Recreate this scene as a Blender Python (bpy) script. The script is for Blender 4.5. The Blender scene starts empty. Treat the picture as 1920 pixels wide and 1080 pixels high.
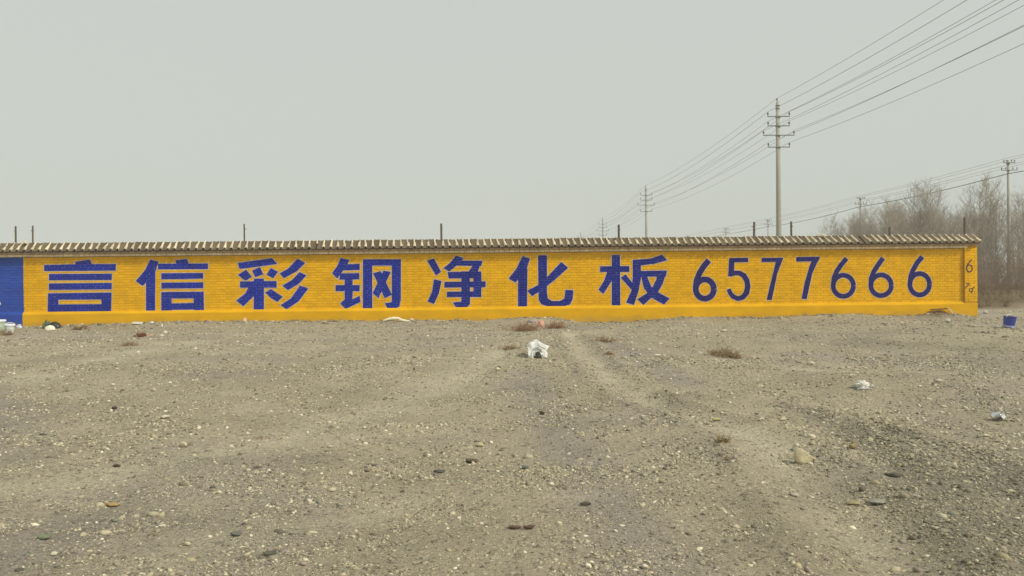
import bpy, math, random
import numpy as np
from mathutils import Vector, Matrix, geometry
random.seed(7); RNG = np.random.default_rng(7)
R = math.radians
sc = bpy.context.scene
COL = sc.collection

# ------------------------------------------------------------------ camera
E = 0.94            # eye height above the foot of the wall
F = 1450.0          # focal length in pixels of the 1920 px wide photograph
ROLL, PITCH = 0.0107, -5.0/1450
fw = Vector((0, math.cos(PITCH), math.sin(PITCH)))
r0 = Vector((1, 0, 0)); u0 = r0.cross(fw)
rt = r0*math.cos(ROLL) - u0*math.sin(ROLL)
up = r0*math.sin(ROLL) + u0*math.cos(ROLL)
cd = bpy.data.cameras.new('camera'); cam = bpy.data.objects.new('camera', cd); COL.objects.link(cam)
cd.sensor_width = 36; cd.lens = 36*F/1920; cd.clip_start = .1; cd.clip_end = 3000
m = Matrix((( rt.x, up.x, -fw.x, 0), (rt.y, up.y, -fw.y, 0), (rt.z, up.z, -fw.z, E), (0, 0, 0, 1)))
cam.matrix_world = m
sc.camera = cam

# ------------------------------------------------------------------ world, sun, exposure
SUN_EL = R(42); SUN_AZ = R(122)          # azimuth clockwise from +Y: behind the camera, to the right
w = bpy.data.worlds.new('World'); sc.world = w; w.use_nodes = True
nt = w.node_tree; nt.nodes.clear()
wo = nt.nodes.new('ShaderNodeOutputWorld'); bg = nt.nodes.new('ShaderNodeBackground')
sky = nt.nodes.new('ShaderNodeTexSky'); sky.sky_type = 'NISHITA'; sky.sun_disc = False
sky.sun_elevation = SUN_EL; sky.sun_rotation = SUN_AZ; sky.air_density = 1.5; sky.dust_density = 6; sky.ozone_density = 1
hs = nt.nodes.new('ShaderNodeHueSaturation'); hs.inputs['Saturation'].default_value = .2
mx = nt.nodes.new('ShaderNodeMix'); mx.data_type = 'RGBA'; mx.inputs['Factor'].default_value = .85
mx.inputs[7].default_value = (6.0, 6.45, 5.95, 1)
nt.links.new(sky.outputs[0], hs.inputs['Color']); nt.links.new(hs.outputs[0], mx.inputs[6])
nt.links.new(mx.outputs[2], bg.inputs[0]); bg.inputs[1].default_value = .088
nt.links.new(bg.outputs[0], wo.inputs[0])
sd = bpy.data.lights.new('sun', 'SUN'); sd.energy = 2.3; sd.angle = R(5); sd.color = (1, .95, .86)
sun = bpy.data.objects.new('sun', sd); COL.objects.link(sun)
sv = Vector((math.sin(SUN_AZ)*math.cos(SUN_EL), math.cos(SUN_AZ)*math.cos(SUN_EL), math.sin(SUN_EL)))
sun.rotation_euler = sv.to_track_quat('Z', 'Y').to_euler()
sc.view_settings.view_transform = 'Standard'; sc.view_settings.look = 'None'
sc.view_settings.exposure = .25; sc.view_settings.gamma = 1
sc.render.engine = 'CYCLES'
sc.cycles.max_bounces = 6; sc.cycles.diffuse_bounces = 3; sc.cycles.volume_bounces = 2
sc.cycles.use_denoising = True

# ------------------------------------------------------------------ helpers
def lin(r, g, b):
    f = lambda c: (c/255)/12.92 if c/255 <= .04045 else ((c/255+.055)/1.055)**2.4
    return (f(r), f(g), f(b))
def ray(px, py): return (fw*F + rt*(px-960) - up*(py-540)).normalized()
def at_depth(px, py, Y):
    d = ray(px, py); return Vector((0, 0, E)) + d*(Y/d.y)
def tag(o, label=None, cat=None, group=None, kind=None):
    if label: o['label'] = label
    if cat: o['category'] = cat
    if group: o['group'] = group
    if kind: o['kind'] = kind
    return o
def empty(name, loc=(0, 0, 0), rz=0):
    o = bpy.data.objects.new(name, None); COL.objects.link(o); o.location = loc; o.rotation_euler = (0, 0, rz)
    o.empty_display_size = .1; return o

class MB:
    """collects vertices and faces, links them as one mesh object"""
    def __init__(s): s.v = []; s.f = []; s.m = []
    def add(s, v, f, mi=0):
        n = len(s.v); s.v += [tuple(p) for p in v]; s.f += [tuple(i+n for i in q) for q in f]; s.m += [mi]*len(f); return s
    def box(s, a, b, mi=0):
        x0, y0, z0 = a; x1, y1, z1 = b
        v = [(x0,y0,z0),(x1,y0,z0),(x1,y1,z0),(x0,y1,z0),(x0,y0,z1),(x1,y0,z1),(x1,y1,z1),(x0,y1,z1)]
        return s.add(v, [(0,3,2,1),(4,5,6,7),(0,1,5,4),(1,2,6,5),(2,3,7,6),(3,0,4,7)], mi)
    def tube(s, pts, rad, n=6, cap=True, mi=0):
        pts = [Vector(p) for p in pts]; k = len(pts)
        rad = rad if hasattr(rad, '__len__') else [rad]*k
        v = []
        for i, p in enumerate(pts):
            t = (pts[min(i+1, k-1)] - pts[max(i-1, 0)]).normalized()
            a = t.orthogonal().normalized() if i == 0 else (a - t*a.dot(t)).normalized()
            b = t.cross(a)
            for j in range(n):
                q = 2*math.pi*j/n; v.append(p + (a*math.cos(q) + b*math.sin(q))*rad[i])
        f = [(i*n+j, i*n+(j+1) % n, (i+1)*n+(j+1) % n, (i+1)*n+j) for i in range(k-1) for j in range(n)]
        if cap: f += [tuple(range(n-1, -1, -1)), tuple((k-1)*n+j for j in range(n))]
        return s.add(v, f, mi)
    def lathe(s, prof, n=20, c=(0, 0, 0), mi=0, closed=False):
        v = []; k = len(prof)
        for (r, z) in prof:
            for j in range(n):
                q = 2*math.pi*j/n; v.append((c[0]+r*math.cos(q), c[1]+r*math.sin(q), c[2]+z))
        f = [(i*n+j, i*n+(j+1) % n, (i+1)*n+(j+1) % n, (i+1)*n+j) for i in range(k-1) for j in range(n)]
        return s.add(v, f, mi)
    def mesh(s, name, mats):
        me = bpy.data.meshes.new(name); me.from_pydata(s.v, [], s.f)
        for q in (mats if isinstance(mats, (list, tuple)) else [mats]): me.materials.append(q)
        if any(s.m): me.polygons.foreach_set('material_index', s.m)
        me.update(); return me
    def build(s, name, mats, parent=None, loc=(0, 0, 0), smooth=False):
        me = s.mesh(name, mats)
        if smooth: me.polygons.foreach_set('use_smooth', [True]*len(me.polygons))
        return link(name, me, parent, loc)
def link(name, me, parent=None, loc=(0, 0, 0), rot=(0, 0, 0), scl=(1, 1, 1)):
    o = bpy.data.objects.new(name, me); COL.objects.link(o); o.location = loc; o.rotation_euler = rot; o.scale = scl
    if parent: o.parent = parent
    return o
def np_mesh(name, V, Fc, mat, color=None, smooth=False):
    """V (n,3), Fc (m,k) numpy arrays; color (n,3) linear"""
    me = bpy.data.meshes.new(name); k = Fc.shape[1]
    me.vertices.add(len(V)); me.vertices.foreach_set('co', V.astype(np.float32).ravel())
    me.loops.add(Fc.size); me.loops.foreach_set('vertex_index', Fc.astype(np.int32).ravel())
    me.polygons.add(len(Fc)); me.polygons.foreach_set('loop_start', np.arange(0, Fc.size, k, dtype=np.int32))
    me.polygons.foreach_set('loop_total', np.full(len(Fc), k, dtype=np.int32))
    if smooth: me.polygons.foreach_set('use_smooth', np.ones(len(Fc), dtype=bool))
    me.update(calc_edges=True); me.materials.append(mat)
    if color is not None:
        a = me.color_attributes.new('tint', 'FLOAT_COLOR', 'POINT')
        a.data.foreach_set('color', np.hstack([color, np.ones((len(V), 1))]).astype(np.float32).ravel())
    return me

# value noise
def _h(ix, iy, s):
    n = (ix*374761393 + iy*668265263 + s*1442695041) & 0xffffffff
    n = ((n ^ (n >> 13))*1274126177) & 0xffffffff
    return ((n ^ (n >> 16)) & 0xffffff)/float(0xffffff)
def vnoise(x, y, s=0):
    x = np.asarray(x, float); y = np.asarray(y, float)
    ix = np.floor(x).astype(np.int64); iy = np.floor(y).astype(np.int64); fx = x-ix; fy = y-iy
    fx = fx*fx*(3-2*fx); fy = fy*fy*(3-2*fy)
    return (_h(ix, iy, s)*(1-fx)+_h(ix+1, iy, s)*fx)*(1-fy) + (_h(ix, iy+1, s)*(1-fx)+_h(ix+1, iy+1, s)*fx)*fy
def fbm(x, y, s=0, o=4):
    t = 0; a = 1; n = 0
    for i in range(o): t = t + a*vnoise(x*2**i, y*2**i, s+i*17); n += a; a *= .5
    return t/n*2-1
def sst(a, b, x):
    t = np.clip((np.asarray(x, float)-a)/(b-a), 0, 1); return t*t*(3-2*t)

# materials
def mat(name, col, rough=.9, spec=.2, noise=None, bump=None, metal=0, attr=None, coat=0):
    """noise=(scale, amount) lightness variation, bump=(scale, height)"""
    M = bpy.data.materials.new(name); M.use_nodes = True; t = M.node_tree; b = t.nodes['Principled BSDF']
    b.inputs['Roughness'].default_value = rough; b.inputs['Specular IOR Level'].default_value = spec
    b.inputs['Metallic'].default_value = metal
    g = t.nodes.new('ShaderNodeNewGeometry'); src = None
    if attr:
        a = t.nodes.new('ShaderNodeAttribute'); a.attribute_name = attr; src = a.outputs['Color']
    else:
        c = t.nodes.new('ShaderNodeRGB'); c.outputs[0].default_value = (*col, 1); src = c.outputs[0]
    for k, (scl, amt) in enumerate(noise or []):
        n = t.nodes.new('ShaderNodeTexNoise'); n.inputs['Scale'].default_value = scl; n.inputs['Detail'].default_value = 4
        t.links.new(g.outputs['Position'], n.inputs['Vector'])
        mr = t.nodes.new('ShaderNodeMapRange'); mr.inputs['From Min'].default_value = .3; mr.inputs['From Max'].default_value = .7
        mr.inputs['To Min'].default_value = 1-amt; mr.inputs['To Max'].default_value = 1+amt
        t.links.new(n.outputs[0], mr.inputs['Value'])
        v = t.nodes.new('ShaderNodeVectorMath'); v.operation = 'SCALE'
        t.links.new(src, v.inputs[0]); t.links.new(mr.outputs[0], v.inputs['Scale']); src = v.outputs[0]
    t.links.new(src, b.inputs['Base Color'])
    if bump:
        n = t.nodes.new('ShaderNodeTexNoise'); n.inputs['Scale'].default_value = bump[0]; n.inputs['Detail'].default_value = 6
        t.links.new(g.outputs['Position'], n.inputs['Vector'])
        bp = t.nodes.new('ShaderNodeBump'); bp.inputs['Distance'].default_value = bump[1]; bp.inputs['Strength'].default_value = .7
        t.links.new(n.outputs[0], bp.inputs['Height']); t.links.new(bp.outputs[0], b.inputs['Normal'])
    M['src'] = 1
    return M

# ------------------------------------------------------------------ the wall's own frame
D0, KW = 19.4, .024
WANG = math.atan(KW)
WU = Vector((math.cos(WANG), math.sin(WANG), 0)); WN = Vector((-math.sin(WANG), math.cos(WANG), 0)); WO = Vector((0, D0, 0))
def wl(px, py, yl=0.0):
    """pixel -> (s, z) on the wall-parallel plane at local depth yl"""
    d = ray(px, py); o = Vector((0, 0, E)); P0 = WO + WN*yl
    t = (P0-o).dot(WN)/d.dot(WN); p = o + d*t
    return ((p-WO).dot(WU), p.z)

# ------------------------------------------------------------------ ground
BASE = [(-300,612),(0,616),(45,613),(110,611),(200,608),(300,604),(400,602),(560,602),(700,601),(800,600.5),(900,601),(940,598),(1000,594.5),
        (1040,596),(1080,603),(1130,605),(1170,603.5),(1200,602),(1240,598),(1290,594),(1340,594),(1370,595),(1420,596.5),(1445,595),
        (1520,591),(1595,588),(1620,589.5),(1667,592),(1708,592),(1735,588.5),(1768,587),(1795,590),(1835,598),(1900,600),(2200,600)]
_b = [wl(x, y, -.06) for x, y in BASE]
BS = np.array([p[0] for p in _b]); BZ = np.array([p[1] for p in _b])
def flat(px, py):                      # rough ground position for the tracks
    d = ray(px, py); z = -.28 if py > 800 else (-.28 + .25*(800-py)/150 if py > 650 else -.03)
    p = Vector((0, 0, E)) + d*((z-E)/d.z); return (p.x, p.y)
def polydist(x, y, pts):
    best = np.full(np.shape(x), 1e9)
    for (ax, ay, aw), (bx, by, bw) in zip(pts[:-1], pts[1:]):
        vx, vy = bx-ax, by-ay; t = np.clip(((x-ax)*vx+(y-ay)*vy)/(vx*vx+vy*vy+1e-9), 0, 1)
        dd = np.hypot(x-ax-t*vx, y-ay-t*vy)/(aw+t*(bw-aw)); best = np.minimum(best, dd)
    return best
def trk(lst):                          # (px, py, half width in px)
    out = []
    for px, py, wpx in lst:
        x, y = flat(px, py); out.append((x, y, wpx*y/F))
    return out
SAND = [trk([(1075,628,14),(1100,660,22),(1150,700,30),(1240,742,36),(1350,790,42),(1450,840,55),(1560,930,75),(1650,1010,95),(1710,1100,110)]),
        trk([(960,648,20),(890,690,40),(760,740,50),(640,775,55),(500,830,60),(330,865,60),(100,900,60),(-200,930,60)]),
        trk([(1510,678,30),(1620,684,40),(1740,690,30)]),
        trk([(300,1080,60),(480,1000,60),(700,960,50),(800,930,40)]),
        trk([(380,640,40),(250,660,50),(60,700,50)])]
DARK = [trk([(1640,800,30),(1760,840,70),(1900,910,130),(2060,1010,220),(2200,1150,300)]), trk([(1700,900,40),(1790,990,110),(1900,1090,180)]), trk([(1480,745,30),(1600,800,60),(1740,880,110),(1880,1000,150),(2000,1130,200)])]
GREY = [trk([(1130,640,30),(1200,665,40),(1290,700,50)]), trk([(980,690,50),(1020,760,60),(1090,860,80),(1180,1000,100),(1240,1100,120)]),
        trk([(-80,720,60),(20,760,70),(-60,860,70)]), trk([(0,1060,150),(150,980,120)]), trk([(1500,655,60),(1700,665,80),(1900,680,90)])]
def gz(x, y):
    x = np.asarray(x, float); y = np.asarray(y, float)
    s = x*WU.x + (y-D0)*WU.y; d = -x*WU.y + (y-D0)*WU.x      # wall frame
    prof = -.30*(1-sst(5, 15, y))
    n = .09*fbm(x*.35, y*.35, 3) + .035*fbm(x*1.1, y*1.1, 9, 3) + .012*fbm(x*4, y*4, 21, 3)
    far = .45*sst(26, 31, y + .8*fbm(x*.3, y*.1, 5)) * sst(10, 16, x)
    n = n*(1-.6*sst(2, 0, np.abs(d)))
    rut = np.exp(-(polydist(x, y, SAND[0])*1.1)**2)+.7*np.exp(-(polydist(x, y, SAND[1])*1.1)**2)
    edge = np.exp(-((polydist(x, y, SAND[0])-1.7)/.5)**2)+np.exp(-((polydist(x, y, DARK[0])-.9)/.5)**2)
    h = prof + n + far + (-.035*rut + .03*edge)*sst(19, 16, y)
    wz = np.interp(s, BS, BZ) + .012*fbm(x*5, y*5, 31, 2)
    k = np.exp(-(np.maximum(np.abs(d+.06)-.05, 0)/.55)**2)
    k = k*sst(13.2, 12.2, s)
    return h*(1-k) + wz*k
def gpt(px, py):
    """where the ray through a pixel meets the ground"""
    d = ray(px, py); t = 1.5; o = Vector((0, 0, E)); last = t
    while t < 80:
        p = o + d*t
        if p.z < float(gz(p.x, p.y)):
            a, b = last, t
            for _ in range(20):
                c = (a+b)/2; q = o + d*c
                if q.z < float(gz(q.x, q.y)): b = c
                else: a = c
            return o + d*b
        last = t; t += .05
    return o + d*last
def onground(px, py):
    p = gpt(px, py); return p

def masks(x, y):
    wob = 1+.55*fbm(x*1.3, y*1.3, 44, 4); brk = .62+.5*fbm(x*2.1, y*2.1, 48, 5)
    sand = np.zeros(np.shape(x)); dark = sand.copy(); grey = sand.copy()
    for p in SAND: sand = np.maximum(sand, np.exp(-(polydist(x, y, p)*wob)**2))
    for p in DARK: dark = np.maximum(dark, np.exp(-(polydist(x, y, p)*wob)**2.5))
    for p in GREY: grey = np.maximum(grey, .8*np.exp(-(polydist(x, y, p)*wob)**2))
    patch = sst(-.1, .45, fbm(x*.8, y*.8, 77, 5))
    dark = dark*np.clip(brk, .25, 1)
    sand = np.maximum(sand*(1-.7*dark), 0)*np.clip(.72+.8*fbm(x*1.9, y*1.9, 55, 4), 0, 1)
    grey = np.clip(np.maximum(grey, .5*patch)*(1-.7*sand), 0, 1)
    return sand, dark*(1-.6*sand), grey
C_MID = np.array(lin(166,155,131)); C_SAND = np.array(lin(180,170,146)); C_GREY = np.array(lin(151,141,130)); C_DARK = np.array(lin(128,120,107)); C_FIELD = np.array(lin(112,96,72))
def gcolor(x, y):
    s, d, g = masks(x, y)
    c = np.ones(np.shape(x)+(3,))*C_MID
    for wgt, cc in ((g, C_GREY), (d, C_DARK), (s, C_SAND)): c = c*(1-wgt[..., None]) + cc*wgt[..., None]
    f = (sst(24.5, 27.5, y+1.2*fbm(x*.5, y*.3, 8)) * sst(9, 14, x))[..., None]
    c = c*(1-f) + C_FIELD*f
    t = (1 + .16*fbm(x*2.2, y*2.2, 91, 5) + .14*fbm(x*.7+y*.25, y*1.1, 95, 4))[..., None]
    return c*t*ALB
ALB = 1.07
def axis(lo, hi, step0, grow, origin):
    out = [origin]; s = step0; v = origin
    while v < hi: v += s; out.append(v); s = step0 + grow*abs(v-origin)
    v = origin; neg = []
    while v > lo: s = step0 + grow*abs(v-origin); v -= s; neg.append(v)
    return np.array(neg[::-1]+out)
gy = [0.5]; 
while gy[-1] < 28: gy.append(gy[-1] + .022 + .0042*max(0, gy[-1]-2))
while gy[-1] < 800: gy.append(gy[-1]*1.05)
gy = np.array([-800, -300, -100, -40, -15, -6, -3, -1.5, -.5, 0] + gy)
gx = axis(-800, 800, .03, .0085, 0.0)
GX, GY = np.meshgrid(gx, gy); GZ = gz(GX, GY)
GZ = np.where(np.abs(GX) > 60, np.minimum(GZ, .45), GZ)
nx, ny = len(gx), len(gy)
V = np.stack([GX, GY, GZ], -1).reshape(-1, 3)
I = (np.arange(ny-1)[:, None]*nx + np.arange(nx-1)[None, :]).ravel()
FQ = np.stack([I, I+1, I+1+nx, I+nx], -1)
MG = mat('dirt', (0, 0, 0), rough=1, spec=.05, attr='tint')
t = MG.node_tree; bs = t.nodes['Principled BSDF']; src = bs.inputs['Base Color'].links[0].from_socket
geo = t.nodes['Geometry'] if 'Geometry' in t.nodes else [n for n in t.nodes if n.type == 'NEW_GEOMETRY'][0]
def nd(t, typ, **k):
    n = t.nodes.new(typ)
    for a, b in k.items(): setattr(n, a, b)
    return n
# pebbly speckle: cells of several sizes, each lighter or darker
heights = []
for scl, lo, hi, thr in ((13, .7, 1.25, .5), (34, .58, 1.42, .35), (85, .6, 1.42, .2)):
    vo = nd(t, 'ShaderNodeTexVoronoi'); vo.inputs['Scale'].default_value = scl; vo.inputs['Randomness'].default_value = 1
    t.links.new(geo.outputs['Position'], vo.inputs['Vector'])
    sp = nd(t, 'ShaderNodeSeparateColor'); t.links.new(vo.outputs['Color'], sp.inputs[0])
    mr = nd(t, 'ShaderNodeMapRange'); mr.inputs['To Min'].default_value = lo; mr.inputs['To Max'].default_value = hi
    t.links.new(sp.outputs[0], mr.inputs['Value'])
    # only inside the cell's core and only for some cells
    core = nd(t, 'ShaderNodeMapRange'); core.inputs['From Min'].default_value = .42; core.inputs['From Max'].default_value = .34
    t.links.new(vo.outputs['Distance'], core.inputs['Value'])
    pick = nd(t, 'ShaderNodeMath', operation='GREATER_THAN'); pick.inputs[1].default_value = thr; t.links.new(sp.outputs[1], pick.inputs[0])
    mu = nd(t, 'ShaderNodeMath', operation='MULTIPLY'); t.links.new(core.outputs[0], mu.inputs[0]); t.links.new(pick.outputs[0], mu.inputs[1])
    mixf = nd(t, 'ShaderNodeMix', data_type='FLOAT'); mixf.inputs[2].default_value = 1
    t.links.new(mu.outputs[0], mixf.inputs[0]); t.links.new(mr.outputs[0], mixf.inputs[3])
    sv2 = nd(t, 'ShaderNodeVectorMath', operation='SCALE'); t.links.new(src, sv2.inputs[0]); t.links.new(mixf.outputs[0], sv2.inputs['Scale']); src = sv2.outputs[0]
    heights.append((mu.outputs[0], 1/scl))
n1 = nd(t, 'ShaderNodeTexNoise'); n1.inputs['Scale'].default_value = 55; n1.inputs['Detail'].default_value = 8; n1.inputs['Roughness'].default_value = .7
t.links.new(geo.outputs['Position'], n1.inputs['Vector'])
mr = nd(t, 'ShaderNodeMapRange'); mr.inputs['From Min'].default_value = .3; mr.inputs['From Max'].default_value = .7; mr.inputs['To Min'].default_value = .7; mr.inputs['To Max'].default_value = 1.28
t.links.new(n1.outputs[0], mr.inputs['Value'])
sv2 = nd(t, 'ShaderNodeVectorMath', operation='SCALE'); t.links.new(src, sv2.inputs[0]); t.links.new(mr.outputs[0], sv2.inputs['Scale'])
t.links.new(sv2.outputs[0], bs.inputs['Base Color'])
ad = None
for hsock, k in heights:
    q = nd(t, 'ShaderNodeMath', operation='MULTIPLY'); q.inputs[1].default_value = k*6; t.links.new(hsock, q.inputs[0])
    if ad is None: ad = q.outputs[0]
    else:
        z = nd(t, 'ShaderNodeMath', operation='ADD'); t.links.new(ad, z.inputs[0]); t.links.new(q.outputs[0], z.inputs[1]); ad = z.outputs[0]
n2 = nd(t, 'ShaderNodeTexNoise'); n2.inputs['Scale'].default_value = 22; n2.inputs['Detail'].default_value = 9; n2.inputs['Roughness'].default_value = .75
t.links.new(geo.outputs['Position'], n2.inputs['Vector'])
z = nd(t, 'ShaderNodeMath', operation='ADD'); t.links.new(ad, z.inputs[0]); t.links.new(n2.outputs[0], z.inputs[1])
bp = nd(t, 'ShaderNodeBump'); bp.inputs['Distance'].default_value = .03; bp.inputs['Strength'].default_value = .9
t.links.new(z.outputs[0], bp.inputs['Height']); t.links.new(bp.outputs[0], bs.inputs['Normal'])
ground = link('ground', np_mesh('ground', V, FQ, MG, gcolor(GX, GY).reshape(-1, 3), smooth=True))
tag(ground, kind='structure')

# ------------------------------------------------------------------ gravel
phi = (1+5**.5)/2
ICO_V = np.array([(-1,phi,0),(1,phi,0),(-1,-phi,0),(1,-phi,0),(0,-1,phi),(0,1,phi),(0,-1,-phi),(0,1,-phi),(phi,0,-1),(phi,0,1),(-phi,0,-1),(-phi,0,1)])/1.9
ICO_F = np.array([(0,11,5),(0,5,1),(0,1,7),(0,7,10),(0,10,11),(1,5,9),(5,11,4),(11,10,2),(10,7,6),(7,1,8),(3,9,4),(3,4,2),(3,2,6),(3,6,8),(3,8,9),(4,9,5),(2,4,11),(6,2,10),(8,6,7),(9,8,1)])
OCT_V = np.array([(1,0,0),(-1,0,0),(0,1,0),(0,-1,0),(0,0,1),(0,0,-1)], float)
OCT_F = np.array([(0,2,4),(2,1,4),(1,3,4),(3,0,4),(2,0,5),(1,2,5),(3,1,5),(0,3,5)])
PALE = [lin(206,196,164), lin(182,170,136), lin(164,154,124), lin(150,141,116), lin(132,122,98), lin(114,105,86), lin(98,91,77), lin(152,136,122), lin(132,134,114), lin(170,156,118)]
PW = np.array([.09, .19, .2, .17, .11, .055, .025, .06, .04, .06]); PW = PW/PW.sum(); PAL = np.array(PALE); PAL = PAL*.84 + .16*PAL.mean(1, keepdims=True)
def scatter(n, y0, y1, rmin, rmax, base, power=2.3, dens_floor=.25):
    bv, bf = base
    y = np.sqrt(RNG.uniform(y0*y0, y1*y1, n)); x = RNG.uniform(-1, 1, n)*(.78*y+.6)
    s, d, g = masks(x, y)
    clump = sst(-.25, .35, fbm(x*2.5, y*2.5, 61, 3))
    keep = RNG.random(n) < np.clip(dens_floor*(1-.8*s)*(.5+1.1*clump) + .8*d + .4*g*clump + .25*clump*(1-s), .02, 1)
    dw = np.abs(-x*WU.y + (y-D0)*WU.x); keep &= ~((x < 12.3) & (dw < .12)); keep &= ~((x < 12.3) & (y > D0+KW*x))
    x, y, d = x[keep], y[keep], d[keep]; n = len(x)
    u = RNG.random(n); rad = (rmin**(-power) + u*(rmax**(-power)-rmin**(-power)))**(-1/power)
    sc3 = np.stack([rad*RNG.uniform(.9, 1.4, n), rad*RNG.uniform(.6, 1, n), rad*RNG.uniform(.35, .75, n)], -1)
    a = RNG.uniform(0, 2*math.pi, n); tl = RNG.normal(0, .25, n)
    P = bv[None]*(1+RNG.normal(0, .16, (n, len(bv), 1)))*sc3[:, None, :]
    ct, st = np.cos(tl)[:, None], np.sin(tl)[:, None]
    px, pz = P[..., 0]*ct - P[..., 2]*st, P[..., 0]*st + P[..., 2]*ct
    ca, sa = np.cos(a)[:, None], np.sin(a)[:, None]
    X = px*ca - P[..., 1]*sa + x[:, None]; Y = px*sa + P[..., 1]*ca + y[:, None]
    Z = pz + (gz(x, y) + sc3[:, 2]*RNG.uniform(-.35, .35, n))[:, None]
    idx = RNG.choice(len(PAL), n, p=PW)
    c = PAL[idx]*(RNG.uniform(.8, 1.15, (n, 1)))*(1-.24*d[:, None])
    C = np.repeat(c[:, None, :], len(bv), 1)*1.08
    Fs = bf[None] + (np.arange(n)*len(bv))[:, None, None]
    return np.stack([X, Y, Z], -1).reshape(-1, 3), Fs.reshape(-1, 3), C.reshape(-1, 3)
MS = mat('stone_chips', (0, 0, 0), rough=.95, spec=.15, attr='tint', noise=[(60, .12)])
parts = [scatter(125000, 1.6, 5.5, .0045, .018, (OCT_V, OCT_F), 2.2), scatter(7000, 1.6, 7.5, .012, .032, (ICO_V, ICO_F), 2.8),
         scatter(110000, 5.0, 11, .008, .028, (OCT_V, OCT_F), 2.3), scatter(62000, 10, 19.6, .013, .045, (OCT_V, OCT_F), 2.4, .25),
         scatter(5000, 19.3, 30, .02, .07, (OCT_V, OCT_F), 2.5, .3)]
def foot(n, span, rmin, rmax):
    'clods and chips that have gathered along the foot of the wall'
    ss = RNG.uniform(-14, 12.4, n); dd = -.07-np.abs(RNG.normal(0, span, n)); keep = fbm(ss*1.7, ss*0, 14, 3) > -.15; ss, dd = ss[keep], dd[keep]; n = len(ss)
    x = WO.x+WU.x*ss+WN.x*dd; y = WO.y+WU.y*ss+WN.y*dd; rad = rmin*(rmax/rmin)**(RNG.random(n)**2.2)
    P = ICO_V[None]*(1+RNG.normal(0, .2, (n, 12, 1)))*rad[:, None, None]*np.array([1.2, .9, .6])
    P = P + np.stack([x, y, gz(x, y)+rad*.1], -1)[:, None, :]; c = PAL[RNG.choice(len(PAL), n, p=PW)]*RNG.uniform(.7, 1.1, (n, 1))
    return P.reshape(-1, 3), (ICO_F[None]+(np.arange(n)*12)[:, None, None]).reshape(-1, 3), np.repeat(c[:, None], 12, 1).reshape(-1, 3)
parts += [foot(2600, .22, .012, .05)]
o = 0; VV = []; FF = []; CC = []
for v, f, c in parts: VV.append(v); FF.append(f+o); CC.append(c); o += len(v)
g = link('gravel', np_mesh('gravel', np.vstack(VV), np.vstack(FF), MS, np.vstack(CC)))
tag(g, 'loose grey and tan gravel strewn over the dry dirt in front of the wall', 'gravel', kind='stuff')

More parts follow.
